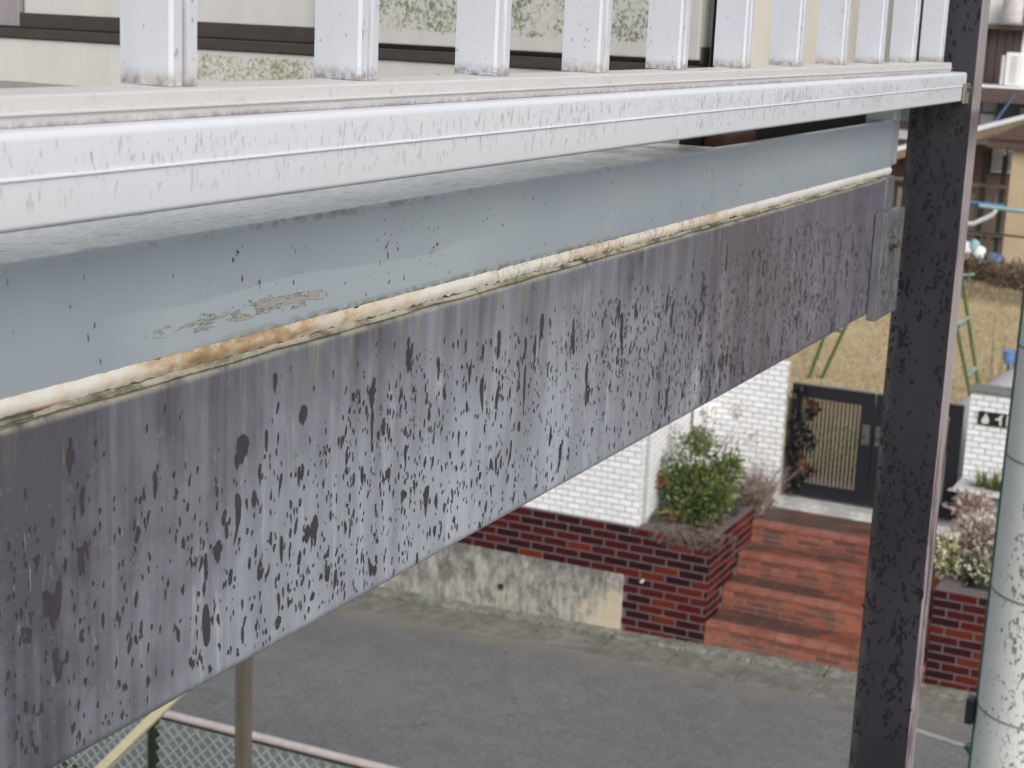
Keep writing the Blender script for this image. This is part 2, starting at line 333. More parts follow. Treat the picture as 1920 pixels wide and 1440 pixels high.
def mat_asphalt():
    m = NT('worn_asphalt', .75, .4); f = m.noise(m.vec((34, 34, 34)), 1, 5, .8); g = m.noise(m.vec((1.1, .7, 1)), 1, 5, .6); v = m.voro(m.vec((24, 24, 24)), 1)
    col = m.mix(m.rng(g, .35, .65), (.135, .135, .14), (.17, .17, .172)); col = m.mix(m.rng(f, .42, .68, 0, .6), col, (.25, .25, .245))
    col = m.mix(m.rng(f, .5, .36, 0, .5), col, (.085, .085, .09)); g2 = m.noise(m.vec((4.5, 4.5, 4)), 1, 6, .75); col = m.mix(m.rng(g2, .48, .64, 0, .28), col, (.225, .225, .225)); col = m.mix(m.rng(g2, .47, .36, 0, .28), col, (.115, .105, .11)); ck = m.voro(m.vec((.55, .38, .5), (3.1, .2, 0)), 1, 'Distance', 'DISTANCE_TO_EDGE'); col = m.mix(m.math('MULTIPLY', m.rng(m.math('ADD', ck, m.math('MULTIPLY', m.math('SUBTRACT', g2, .5), .12)), .008, .002, 0, .5), m.rng(g, .47, .58)), col, (.08, .08, .08)); v3 = m.voro(m.vec((17, 17, 17)), 1); col = m.mix(m.rng(v3, .16, .08, 0, .55), col, (.34, .34, .33)); v2 = m.voro(m.vec((4.2, 4.2, 4.2)), 1); col = m.mix(m.math('MULTIPLY', m.rng(v2, .055, .03, 0, .8), m.rng(m.noise(m.vec((2, 2, 2)), 1, 2), .5, .55)), col, (.45, .43, .36))
    X, Y, Z = m.sep(); e = m.math('ADD', m.rng(X, 11.25, 11.85), m.math('MULTIPLY', m.math('SUBTRACT', m.noise(m.vec((2.5, 2.5, 1)), 1, 5, .7), .5), 1.6))
    col = m.mix(m.rng(e, .45, .9, 0, .65), col, (.21, .20, .165))
    m.col(col); m.bump(f, .5, .004); return m.mat
def mat_pole():
    m = NT('pale_concrete_pole', .7, .3); X, Y, Z = m.sep()
    c = m.mix(m.rng(m.noise(m.vec((5, 5, 3)), 1, 4, .6), .35, .65), (.84, .89, .88), (.90, .93, .92))
    n = m.noise(m.vec((75, 75, 45)), 1, 4, .6, .8); big = m.noise(m.vec((6, 6, 2)), 1, 3, .6)
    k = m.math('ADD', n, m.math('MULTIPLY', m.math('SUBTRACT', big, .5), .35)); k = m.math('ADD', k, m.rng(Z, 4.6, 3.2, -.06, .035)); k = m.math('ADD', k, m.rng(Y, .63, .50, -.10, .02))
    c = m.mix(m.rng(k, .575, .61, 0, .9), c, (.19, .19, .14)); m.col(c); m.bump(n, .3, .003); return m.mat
def mat_grass():
    m = NT('dry_lawn', .9, .1); a = m.noise(m.vec((.8, .8, .8)), 1, 5, .65); b = m.noise(m.vec((9, 9, 9)), 1, 5, .75)
    c = m.mix(m.rng(a, .35, .65), (.52, .42, .26), (.44, .36, .21)); c = m.mix(m.rng(b, .45, .7, 0, .5), c, (.24, .17, .09)); c = m.mix(m.rng(b, .45, .3, 0, .45), c, (.56, .46, .28))
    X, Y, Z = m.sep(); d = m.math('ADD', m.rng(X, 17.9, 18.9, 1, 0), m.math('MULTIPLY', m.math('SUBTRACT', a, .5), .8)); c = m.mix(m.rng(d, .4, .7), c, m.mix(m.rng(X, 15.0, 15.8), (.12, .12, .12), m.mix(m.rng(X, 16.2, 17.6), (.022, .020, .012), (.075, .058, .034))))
    fr = m.math('ADD', m.rng(X, 26.2, 27.6), m.math('MULTIPLY', m.math('SUBTRACT', a, .5), .8)); c = m.mix(m.rng(fr, .3, .8), c, (.21, .17, .11))
    m.col(c); m.bump(b, .6, .02); return m.mat

M = dict(
    beam=mat_dark_beam(), drop=mat_drop('wet_mark_dark', (.060, .054, .061), (.047, .042, .048), .5),
    fascia=mat_white_alu('fascia_aluminium', [(CZ-.0665, .0022, .8, (.22, .15, .18)), ]),
    rail=mat_white_alu('rail_aluminium', [(CZ-.0382, .0030, .95, (.22, .15, .18))], (.62, .615, .61)), slat=mat_slat(),
    gdrop=mat_drop('wet_mark_grey', (.585, .60, .625), (.53, .545, .57), .35), gdrop2=mat_drop('wet_mark_mid', (.38, .38, .42), (.33, .33, .37), .35),
    blue=mat_blue(), seal=mat_seal(), post=mat_post(), pdrop=mat_drop('wet_mark_black', (.013, .012, .018), (.022, .02, .028), .25),
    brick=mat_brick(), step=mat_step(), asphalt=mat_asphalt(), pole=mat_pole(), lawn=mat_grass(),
    mortar=simple('mortar', (.175, .145, .15), (.115, .09, .095), 20, .9, .4, .003), wmortar=simple('pale_joint', (.50, .53, .56), (.40, .43, .45), 12, .9, .3, .002),
    nose=simple('nosing_terracotta', (.38, .155, .115), (.20, .075, .055), 7, .5, .3, .002, .12), smortar=simple('step_joint', (.24, .20, .19), (.15, .12, .11), 12, .9, .3, .002),
    wtile=simple('white_glazed_tile', (.90, .91, .92), (.82, .83, .84), 5, .3, .1, .002, .06),
    cream=mat_algae('cream_panel', (.66, .66, .63), [(1.0, 1.3, CZ-.20, CZ-.2, 0.)]),
    creamA=mat_algae('cream_panel_algae', (.65, .65, .61), [(.66, 1.06, CZ-.032, CZ+.10, .85)]),
    base=mat_algae('cream_base_board', (.68, .68, .64), [(1.06, 1.34, CZ-.105, CZ-.062, .8), (.80, .97, CZ-.10, CZ-.07, .8), (1.36, 1.5, CZ-.118, CZ-.108, .9)], (.20, .21, .08)),
    track=simple('brown_track', (.075, .062, .056), (.05, .042, .038), 20, .5, .1, .001, stretch=(2, 2, 8)), deck=simple('grey_deck', (.36, .36, .34), (.20, .20, .19), 160, .8, .4, .001),
    beige=mat_algae('beige_pillar_panel', (.92, .87, .76), [(0, .1, 0, 1, 0)]),
    black=simple('black_gap', (.012, .011, .01), None, 8, .8, 0), mark=mat_drop('moss_fleck', (.07, .075, .06), (.11, .09, .06), .7),
    steel=simple('dull_steel', (.36, .36, .33), (.20, .18, .14), 90, .45, .2, .0005, metal=.4), bolt=simple('bolt_metal', (.22, .20, .17), (.10, .08, .06), 200, .4, .2, .0005, metal=.6),
    brack=simple('bracket_grey', (.20, .215, .235), (.085, .085, .095), 90, .4, .2, .0004, stretch=(1, 1, .3)),
    conc=mat_concrete('stained_concrete', (.40, .395, .35), (.06, .065, .06), .95, (5.45, 4.7, (.62, .52, .36)), 2.2), gutter=mat_concrete('gutter_concrete', (.235, .23, .205), (.085, .082, .07), .8, None, .8),
    kerbst=mat_concrete('kerb_concrete', (.29, .30, .26), (.06, .065, .05), .9, None, 2.5), ground=simple('bare_ground', (.17, .16, .14), (.11, .10, .09), 3, .95, .4, .01),
    curbw=mat_concrete('white_gate_sill', (.60, .60, .60), (.22, .21, .20), .8, None, 1.), gate=simple('black_gate_paint', (.020, .021, .030), (.012, .012, .017), 30, .35, .05, .001),
    gold=simple('gold_gate_bar', (.42, .36, .26), (.30, .25, .18), 30, .35, .05, .001), lock=simple('gate_lock_metal', (.20, .20, .20), (.12, .12, .12), 30, .35, .05, .001, metal=.5),
    green=simple('green_paint', (.018, .035, .018), (.012, .02, .012), 20, .45, .1, .001), gpole=simple('garden_green_plastic', (.10, .15, .05), (.06, .09, .04), 20, .45, .1, .001),
    mesh=simple('pale_green_wire', (.42, .56, .50), (.32, .44, .39), 20, .4, .1, .001), railp=simple('pinkish_rail', (.60, .53, .53), (.46, .40, .39), 20, .4, .1, .001),
    bpost=simple('bronze_post', (.16, .14, .115), (.10, .085, .07), 6, .4, .1, .001, stretch=(6, 6, .5)), creampipe=simple('cream_bar', (.78, .72, .50), (.66, .6, .40), 6, .5, .1, .001),
    teal=simple('teal_cable', (.05, .21, .16), (.04, .15, .12), 20, .4, .1, .001), blk=simple('black_plastic', (.012, .018, .02), (.02, .03, .03), 20, .35, .1, .001),
    pwhite=simple('white_plastic', (.72, .74, .73), (.55, .56, .55), 15, .5, .1, .001), snow=simple('snow', (.86, .87, .90), (.78, .8, .84), 4, .8, .3, .01),
    sheet=simple('pale_sheet', (.72, .71, .71), (.52, .51, .51), 5, .8, .3, .01), bluep=simple('blue_plastic', (.09, .18, .38), (.06, .13, .28), 8, .5, .2, .01),
    siding=simple('brown_siding', (.095, .066, .062), (.06, .042, .04), 4, .7, .1, .004, .1), redwall=simple('red_brown_wall', (.21, .14, .13), (.15, .10, .095), 4, .8, .1, .004),
    wood=simple('weathered_wood', (.24, .205, .175), (.15, .125, .105), 6, .8, .2, .004, .25, stretch=(1, 1, .3)), dwood=simple('dark_wood', (.065, .055, .042), (.04, .035, .03), 6, .8, .2, .004, .2),
    hwhite=simple('house_white', (.88, .89, .90), (.76, .77, .79), 2, .7, .1, .004), hblue=simple('blue_grey_wall', (.24, .27, .29), (.17, .19, .21), 2, .7, .1, .004), eave=simple('tan_eave', (.30, .235, .15), (.20, .15, .10), 3, .7, .1, .004),
    tan=simple('tan_post', (.55, .44, .30), (.45, .36, .24), 3, .7, .1, .004), glass=simple('dim_glass', (.30, .32, .33), (.52, .54, .55), 3, .15, 0), roofb=simple('brown_metal_roof', (.12, .08, .07), (.09, .06, .05), 4, .5, .1, .004),
    twig=simple('dry_twig', (.24, .17, .12), (.15, .10, .08), 30, .8, .2, .002), stem=simple('shrub_stem', (.09, .065, .045), None, 30, .8, .2, .002),
    tealp=simple('pale_teal_pipe', (.33, .48, .50), (.22, .34, .36), 8, .5, .1, .002), soil=simple('planter_soil', (.10, .08, .065), (.06, .05, .04), 30, .95, .6, .01),
)
def leafmat(name, c): return simple(name, c, tuple(x*.65 for x in c), 25, .55, .1, .002)
L = dict(g1=leafmat('leaf_green', (.085, .14, .042)), g2=leafmat('leaf_dark', (.035, .070, .020)), g3=leafmat('leaf_lime', (.23, .27, .075)), o=leafmat('leaf_orange', (.32, .13, .05)),
         y=leafmat('leaf_cream', (.48, .48, .25)), b=leafmat('leaf_buff', (.34, .26, .20)), p=leafmat('leaf_pink_brown', (.30, .19, .16)), w=leafmat('leaf_pale', (.55, .51, .42)), d=leafmat('leaf_dead', (.17, .12, .08)))

# ------------------------------------------------------------------ the setting: ground, street, yard
def gz(y): return .03*(4.05-max(-6, min(14, y)))
def sheet(name, mat, x0, x1, y0, y1, dz, nx, ny, bumpa=0):
    m = MB(); vs = []
    for i in range(nx+1):
        for j in range(ny+1):
            x = x0+(x1-x0)*i/nx; y = y0+(y1-y0)*j/ny
            vs.append((x, y, gz(y)+dz+(bumpa*noise.noise((x*1.3, y*1.3, 0)) if bumpa else 0)))
    m.raw(vs, [(i*(ny+1)+j, (i+1)*(ny+1)+j, (i+1)*(ny+1)+j+1, i*(ny+1)+j+1) for i in range(nx) for j in range(ny)], 0, True)
    return props(m.build(name, mat), kind='structure')
g = MB(); g.raw([(x, y, -.42) for x in (-300, 400) for y in (-350, 350)], [(0, 2, 3, 1)]); props(g.build('ground', M['ground']), kind='structure')
sheet('near_ground', M['ground'], -6, 12.5, -10, 20, -.03, 20, 40)
sheet('road', M['asphalt'], 8.25, 11.80, -9.5, 19.5, 0, 30, 120, .006)
yard = MB(); vs = []; NX, NY = 60, 50
for i in range(NX+1):
    for j in range(NY+1):
        x = 14.42+(60-14.42)*(i/NX)**1.3; y = -12+34*j/NY; vs.append((x, y, .84+.03*noise.noise((x*.8, y*.8, 0))))
yard.raw(vs, [(i*(NY+1)+j, (i+1)*(NY+1)+j, (i+1)*(NY+1)+j+1, i*(NY+1)+j+1) for i in range(NX) for j in range(NY)], 0, True)
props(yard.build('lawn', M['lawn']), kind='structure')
# dry grass blades
gb = MB(); rg = random.Random(3)
for i in range(26000):
    x = 15+14*rg.random()**1.2; y = x*(.13+.24*rg.random()); z = .84+.03*noise.noise((x*.8, y*.8, 0))
    if x < 18.7: continue
    a = rg.random()*6.3; h = .02+.05*rg.random(); w = .006; lx, ly = (rg.random()-.5)*.06, (rg.random()-.5)*.06
    gb.poly([(x-w*math.cos(a), y-w*math.sin(a), z-.005), (x+w*math.cos(a), y+w*math.sin(a), z-.005), (x+lx, y+ly, z+h)], rg.choice((0, 0, 1, 2)))
props(gb.build('dry_grass', [leafmat('straw', (.60, .49, .31)), leafmat('straw_dark', (.30, .22, .12)), leafmat('straw_green', (.24, .24, .11))], fixn=False),
      'short straw coloured winter grass on the lawn behind the gate', 'grass', kind='stuff')
# gutter: kerb stones along the wall and slabs towards the road
gut = props(bpy.data.objects.new('gutter', None), kind='structure'); C.objects.link(gut)
gut.location = (12.1, 4, gz(4))
def tilted(name, mat, parent, x0, x1, ya, yb, z0, z1, bev=.006, zr=0):
    m = MB(); m.box(x0, x1, ya, yb, z0, z1, 0, bev); m.v = [(x, y, z+gz(y)+zr*(x-x0)) for x, y, z in m.v]; return m.build(name, mat, parent)
y = -3.0; k = 0
while y < 10.5:
    tilted('kerb_stone', M['kerbst'], gut, 12.235, 12.40, y+.005, y+.595, -.05, .028+RND.uniform(-.004, .004))
    tilted('gutter_slab', M['gutter'], gut, 11.80, 12.225, y+.004, y+.596, -.05, .006+RND.uniform(-.003, .003))
    y += .6

# ------------------------------------------------------------------ tiled faces
def tile_mesh(name, w, h, d, bev, mat):
    m = bpy.data.meshes.new(name); bm = bmesh.new()
    a, b = w/2, h/2
    v = [bm.verts.new(p) for p in ((-a, 0, -b), (a, 0, -b), (a, 0, b), (-a, 0, b), (-a, -d+bev, -b), (a, -d+bev, -b), (a, -d+bev, b), (-a, -d+bev, b), (-a+bev, -d, -b+bev), (a-bev, -d, -b+bev), (a-bev, -d, b-bev), (-a+bev, -d, b-bev))]
    for i in range(4):
        j = (i+1) % 4; bm.faces.new((v[i], v[j], v[4+j], v[4+i])); bm.faces.new((v[4+i], v[4+j], v[8+j], v[8+i]))
    bm.faces.new((v[8], v[9], v[10], v[11])); bmesh.ops.recalc_face_normals(bm, faces=bm.faces[:]); bm.to_mesh(m); bm.free(); m.materials.append(mat); return m
_tm = {}
def tiles(parent, name, mat, org, ud, ulen, z0, rows, tw, th, joint, d=.006, bond=.5, keep=None, cap=300, bev=.0025, jog=.001, zslope=0, order=1, phase=0):
    """rows of bricks on a vertical face: org = (x,y) of u=0, ud = unit direction in plan; outward normal = to the left of -ud rotated"""
    ux, uy = ud; nx, ny = uy, -ux               # outward normal
    ang = math.atan2(uy, ux); made = []; rest = MB(); P = ploc(parent)
    per = tw+joint
    for r in range(rows):
        zc = z0+(r+.5)*(th+joint); off = -per*bond*((r+phase) % 2); u = off
        while u < ulen:
            a = max(u, 0); b = min(u+tw, ulen); u += per
            if b-a < .02: continue
            uc = (a+b)/2
            if keep and not keep(uc, zc, a, b): continue
            made.append((uc, zc, round(b-a, 4)))
    made.sort(key=lambda t: order*t[0])
    for i, (uc, zc, w) in enumerate(made):
        key = (name, mat.name, w, th); me = _tm.get(key)
        if me is None: me = _tm[key] = tile_mesh(name, w, th, d, bev, mat)
        x, y = org[0]+ux*uc, org[1]+uy*uc
        if i < cap:
            o = bpy.data.objects.new(name, me); C.objects.link(o); o.parent = parent
            j = RND.uniform(-jog, jog); o.location = (x-P.x+nx*j, y-P.y+ny*j, zc-P.z)
            o.rotation_euler = (RND.uniform(-.006, .006), RND.uniform(-.004, .004), ang)
        else:
            c, s = math.cos(ang), math.sin(ang); vs = [(x+v.co.x*c-v.co.y*s, y+v.co.x*s+v.co.y*c, zc+v.co.z) for v in me.vertices]
            rest.raw(vs, [tuple(p.vertices) for p in me.polygons])
    if rest.v: rest.build(name+'_rest' if False else name, mat, parent)['kind'] = 'stuff'
    return len(made)

# red brick planter wall, left of the steps  (faces -X at X=12.42)
XW = 12.41
t = thing('brick_planter', 'dark red glazed brick planter wall left of the steps, holding the green bush', 'planter', (XW, 5.5, 0))
m = MB(); m.box(XW, XW+.16, 4.06, 9.2, -.3, .905); m.box(XW+.16, 13.56, 4.06, 4.2, -.3, .905); m.box(13.56, 14.15, 4.07, 4.2, -.3, .80); m.build('wall_body', M['mortar'], t)
BW, BH, BJ = .2075, .0565, .0150
def kb(uc, z, a, b): return not (9.2-uc > 4.80 and z < .49) and z+.02 > gz(9.2-uc)
tiles(t, 'brick', M['brick'], (XW, 9.2), (0, -1), 5.14, -.025, 13, BW, BH, BJ, keep=lambda uc, z, a, b: kb(uc, z, a, b) and uc > 1.0, order=-1, cap=220, bond=.5)
def sidekeep(uc, z, a, b):                       # return side above the steps
    X = XW+uc; top = .21 if X < 12.81 else .41 if X < 13.17 else .60 if X < 13.52 else .79
    return z > top-.03
tiles(t, 'brick', M['brick'], (XW, 4.06), (1, 0), 1.15, -.025, 13, BW, BH, BJ, keep=sidekeep, cap=80, bond=.5)
m = MB(); vs = []
for i in range(25):
    for j in range(25):
        x = XW+.14+(1.62*i/24); y = 4.18+.72*j/24; vs.append((x, y, .86+.06*noise.noise((x*4, y*4, 0))))
m.raw(vs, [(i*25+j, (i+1)*25+j, (i+1)*25+j+1, i*25+j+1) for i in range(24) for j in range(24)], 0, True); m.build('soil', M['soil'], t)
box('drain_spout', M['pwhite'], t, XW-.055, XW, 4.605, 4.625, .455, .475, .004)
# concrete retaining wall below the bricks, further left
t = thing('concrete_wall', 'low stained grey concrete retaining wall with weep hole, left below the red bricks', 'wall', (XW, 6.5, 0))
m = MB(); m.box(XW-.014, XW+.1, 4.79, 9.2, -.35, .482, 0, .004); m.build('wall_body', M['conc'], t)
m = MB(); m.tube([(XW-.020, 5.91, .17), (XW+.02, 5.91, .165)], .034, 14, cap=False); m.tube([(XW-.020, 5.91, .17), (XW+.02, 5.91, .165)], .028, 14, cap=False); m.build('weep_pipe', M['kerbst'], t)
m = MB(); m.tube([(XW-.0165, 5.91, .17), (XW+.02, 5.91, .165)], .028, 14); m.build('weep_hole', M['black'], t)

# steps
t = thing('brick_steps', 'flight of terracotta brick steps with four risers leading up to the black gate', 'steps', (13, 3.2, 0))
SX = [12.405, 12.815, 13.165, 13.505]; SZ = [.215, .415, .605, .79]; YR, YL_ = 2.26, 4.055
for i, (x, z) in enumerate(zip(SX, SZ)):
    x1 = SX[i+1]+.05 if i < 3 else 14.12
    m = MB(); m.box(x+.006, x1, YR+.002, YL_-.002, -.2 if i == 0 else SZ[i-1]-.05, z-.008); m.build('step_body', M['smortar'], t)
    zb = gz(3.2)-.01 if i == 0 else SZ[i-1]
    n = 3; th = (z-.040-zb)/n-.012
    tiles(t, 'riser_tile', M['step'], (x+.006, YL_), (0, -1), YL_-YR, zb, n, .195, th, .012, d=.005, cap=80, bev=.002, phase=i)
    # nosing and tread bricks: header course across the tread
    yy = YR; w = .2
    while yy < YL_-.02:
        e = min(yy+w, YL_)
        m = MB(); m.box(x-.008, x+.105, yy+.003, e-.003, z-.040, z, 0, .004); m.build('nosing_tile', M['nose'], t)
        xx = x+.113
        while xx < x1-.06:
            xe = min(xx+.19, x1-.055); m = MB(); m.box(xx, xe, yy+.004, e-.004, z-.012, z-.0015+RND.uniform(-.001, .001)); m.build('tread_tile', M['step'], t); xx = xe+.008
        yy += w
# gate sill
t = thing('gate_sill', 'worn white concrete sill under the black gate at the top of the steps', 'sill', (14.2, 3.3, .79))
m = MB(); m.box(14.10, 14.45, 2.3, 4.05, .55, .842, 0, .01); m.box(14.05, 14.10, 2.3, 4.05, .55, .81, 0, .008); m.build('sill_block', M['curbw'], t)

# white tiled walls
TW, TH, TJ = .1035, .0405, .0115
def rowsn(z0, z1): return int((z1-z0)/(TH+TJ))
t = thing('white_tile_wall', 'white tiled wall standing on the brick planter wall, hidden partly by the dark beam', 'wall', (12.6, 5, .9))
m = MB(); m.box(12.425, 12.6, 4.70, 7.6, .906, 2.02); m.build('wall_body', M['wmortar'], t)
nr = rowsn(.91, 2.02)
tiles(t, 'white_tile', M['wtile'], (12.425, 5.85), (0, -1), 1.15, .91, nr, TW, TH, TJ, d=.007, order=-1, cap=260)
dv = Vector((14.2-12.425, 4.905-4.70)).normalized()
m = MB(); q = Vector((-dv.y, dv.x))*.12
a, b = Vector((12.60, 4.70+.0202)), Vector((14.2, 4.905))
m.raw([(p.x, p.y, z) for z in (.80, 2.02) for p in (a, b, b+q, a+q)], [(0, 1, 2, 3), (4, 5, 6, 7), (0, 1, 5, 4), (1, 2, 6, 5), (2, 3, 7, 6), (3, 0, 4, 7)])
t2 = thing('white_side_wall', 'white tiled side wall receding behind the green bush', 'wall', (13.3, 4.8, .9)); m.build('wall_body', M['wmortar'], t2)
tiles(t2, 'white_tile', M['wtile'], (12.425, 4.697), tuple(dv), (Vector((14.2, 4.905))-Vector((12.425, 4.70))).length, .91, nr, TW, TH, TJ, d=.007, cap=300, order=1)
t = thing('gate_wall', 'white tiled wall on the left of the black gate, with mail box', 'wall', (14.3, 4.4, .8))
m = MB(); m.box(14.2, 14.268, 4.04, 5.0, .75, 2.05); m.build('wall_body', M['wmortar'], t)
tiles(t, 'white_tile', M['wtile'], (14.2, 4.905), (0, -1), .865, .80, rowsn(.80, 2.05), TW, TH, TJ, d=.007, cap=300)
y = 4.045
while y < 4.95:
    e = min(y+.11, 4.98); m = MB(); m.box(14.185, 14.28, y, e-.004, 2.051, 2.075, 0, .004); m.build('cap_tile', M['wtile'], t); y += .11
tiles(t, 'side_tile', simple('yellowed_tile', (.55, .50, .38), None, 9, .4, .1, .002, .1), (14.2, 4.04), (1, 0), .065, .80, rowsn(.80, 2.05), .15, TH, TJ, d=.006, cap=60)
t = thing('mail_box', 'small white meter box fixed on the tiled wall behind the bush', 'box', (14.18, 4.78, 1.5))
box('box_body', M['hwhite'], t, 14.09, 14.19, 4.70, 4.86, 1.40, 1.62, .012)
m = MB(); m.tube([(14.09, 4.77, 1.54), (14.082, 4.77, 1.54)], .03, 16); m.build('dial', M['glass'], t)
t = thing('number_wall', 'white tiled wall right of the gate carrying the black number plate', 'wall', (14.35, 1.9, .8))
m = MB(); m.box(14.3, 14.46, .6, 2.46, .3, 2.02); m.build('wall_body', M['wmortar'], t)
tiles(t, 'white_tile', M['wtile'], (14.3, 2.46), (0, -1), 1.10, .70, rowsn(.70, 2.02), TW, TH, TJ, d=.007, cap=300, bev=.0035)
m = MB(); m.box(14.27, 14.49, .6, 2.475, 2.021, 2.055, 0, .005); m.build('wall_cap', simple('grey_cap', (.22, .22, .21), None, 8, .8, .2, .003), t)
t = thing('number_plate', 'black plate with white characters on the right hand white wall', 'sign', (14.29, 2.2, 1.8))
box('plate', M['black'], t, 14.275, 14.293, 2.02, 2.375, 1.745, 1.862, .003)
m = MB()
def glyph(pts, y0, z0, s): m.raw([(xx, y0-u*s, z0+v*s) for xx in (14.2735, 14.2755) for u, v in pts], [tuple(range(len(pts))), tuple(range(len(pts), 2*len(pts)))])
glyph([(0, .05), (.1, .0), (.5, .0), (.62, .15), (.62, .42), (.45, .75), (.33, .98), (.2, .7), (0, .35)], 2.345, 1.757, .1)
glyph([(.0, .55), (.25, .62), (.5, .95), (.66, .9), (.55, .68), (.6, .0), (.42, .0), (.36, .45), (.05, .42)], 2.235, 1.757, .1)
glyph([(0, 0), (.14, 0), (.14, .95), (0, .95)], 2.14, 1.757, .1)
m.build('white_characters', M['pwhite'], t)

# right hand brick planter
t = thing('brick_planter', 'dark red glazed brick planter wall between the dark post and the pale pole', 'planter', (XW, 1.5, 0))
m = MB(); m.box(XW, XW+.16, -2.5, 2.25, -.2, .85); m.box(XW+.16, 14.1, 2.10, 2.25, -.2, .85); m.build('wall_body', M['mortar'], t)
tiles(t, 'brick', M['brick'], (XW, 2.25), (0, -1), 2.2, -.01, 12, BW, BH, BJ, keep=lambda uc, z, a, b: z+.02 > gz(2.25-uc), cap=300)
m = MB(); m.raw([(x, y, .80) for x in (XW+.15, 14.3) for y in (-2.5, 2.12)], [(0, 2, 3, 1)]); m.build('soil', M['soil'], t)

# gate: two leaves
def leaf(y0, y1, label, bars, lock_y):
    t = thing('gate_leaf', label, 'gate', (14.3, (y0+y1)/2, .85), 'leaves of the black gate')
    x0, x1 = 14.275, 14.315; z0, z1 = .862, 1.885
    m = MB(); m.box(x0, x1, y0, y1, z1-.115, z1, 0, .004); m.build('top_rail', M['gate'], t)
    m = MB(); m.box(x0, x1, y0, y1, z0, z0+.13, 0, .004); m.build('bottom_rail', M['gate'], t)
    for a, b in ((y0, y0+.11), (y1-.09, y1)):
        m = MB(); m.box(x0+.002, x1-.002, a, b, z0+.128, z1-.113); m.build('stile', M['gate'], t)
    m = MB(); m.box(x0-.002, x1+.002, y0+.02, y1-.02, z1, z1+.012, 0, .003); m.build('pale_cap', M['steel'], t)  # thin pale grey strip along the top rail
    yy = y0+.13
    while yy < y1-.10:
        m = MB(); m.box(x0+.012, x0+.020, yy-.0042, yy+.0042, z0+.128, z1-.113); m.build('bar', M['gold'], t)
        yy += .0355
    m = MB(); m.box(x0-.012, x0-.002, lock_y-.035, lock_y+.035, 1.42, 1.60, 0, .004); m.build('lock_plate', M['lock'], t)
    m = MB(); m.tube([(x0-.012, lock_y, 1.5), (x0-.05, lock_y, 1.5), (x0-.05, lock_y+.04, 1.49)], .008, 8); m.build('handle', M['gate'], t)
leaf(3.265, 4.01, 'left leaf of the black gate, its gold bars seen left of the dark post', 15, 3.32)
leaf(2.50, 3.255, 'right leaf of the black gate, mostly hidden behind the dark post', 15, 3.20)

# ------------------------------------------------------------------ plants
def leaves(m, c, rad, n, size, mats, rg, shell=.35, up=.3, aspect=.45):
    for i in range(n):
        d = Vector((rg.gauss(0, 1), rg.gauss(0, 1), rg.gauss(0, 1))).normalized(); q = (shell+(1-shell)*rg.random())
        nz = .72+.6*noise.noise(Vector(c)*3+d*1.7)
        p = Vector(c)+Vector((d.x*rad[0], d.y*rad[1], d.z*rad[2]))*q*nz
        a = (d+Vector((rg.gauss(0, .5), rg.gauss(0, .5), up+rg.gauss(0, .5)))).normalized(); s = a.cross(Vector((rg.gauss(0, 1), rg.gauss(0, 1), rg.gauss(0, 1)))).normalized()
        l = size*rg.uniform(.6, 1.3); w = l*aspect; nrm = a.cross(s)*l*.12
        m.poly([p, p+a*l*.5+s*w*.5+nrm, p+a*l, p+a*l*.5-s*w*.5+nrm], rg.choice(mats) if not callable(mats) else mats(p))
def twigs(m, base, n, h, spread, rg, r=.004, mi=0, kids=2):
    for i in range(n):
        a = rg.random()*6.28; tilt = rg.uniform(.05, 1)*spread
        p0 = Vector(base)+Vector((rg.gauss(0, .04), rg.gauss(0, .04), 0)); L_ = h*rg.uniform(.5, 1)
        p1 = p0+Vector((math.cos(a)*tilt*.4, math.sin(a)*tilt*.4, L_*.5)); p2 = p0+Vector((math.cos(a)*tilt, math.sin(a)*tilt, L_))
        m.tube([p0, p1, p2], [r, r*.7, r*.35], 4, mi, False)
        for k in range(kids):
            f = rg.uniform(.3, .95); q = p0.lerp(p2, f); b = rg.random()*6.28
            m.tube([q, q+Vector((math.cos(b)*.08, math.sin(b)*.08, rg.uniform(0, .1)))], [r*.5, r*.2], 3, mi, False)
rg = random.Random(11)
t = thing('bush', 'round green bush with orange tips growing in the left brick planter', 'bush', (13.1, 4.45, .86))
m = MB(); twigs(m, (13.1, 4.45, .84), 16, .5, .22, rg, .008); m.build('stems', M['stem'], t)
m = MB()
for c, r_, n in (((13.1, 4.44, 1.18), (.36, .36, .28), 2300), ((13.0, 4.26, 1.10), (.27, .25, .22), 1100), ((13.1, 4.64, 1.12), (.24, .2, .24), 900), ((13.2, 4.48, 1.48), (.22, .22, .17), 700), ((12.95, 4.40, .98), (.3, .33, .14), 800), ((13.25, 4.22, 1.3), (.2, .17, .2), 600)):
    leaves(m, c, r_, n, .042, lambda p: (2 if rg.random() < .36+.5*noise.noise(p*7)+.5*(p.z-1.15) else 1 if rg.random() < .42-.5*noise.noise(p*6) else 0), rg)  # more lime leaves higher up: the lit top put into leaf colour
m.build('foliage', [L['g1'], L['g2'], L['g3'], L['o']], t, fixn=False)
m = MB(); leaves(m, (12.95, 4.73, 1.16), (.1, .09, .1), 120, .035, [0], rg); leaves(m, (12.85, 4.55, .93), (.12, .2, .05), 110, .035, [0, 1], rg); m.build('orange_leaves', [L['o'], L['g3']], t, fixn=False)
t = thing('tall_shrub', 'sparse reddish stems with small leaves rising in front of the white tiled wall', 'shrub', (13.4, 4.62, .86))
m = MB(); twigs(m, (13.45, 4.55, .84), 16, 1.0, .42, rg, .0045, 0, 4); m.build('stems', M['twig'], t)
m = MB()
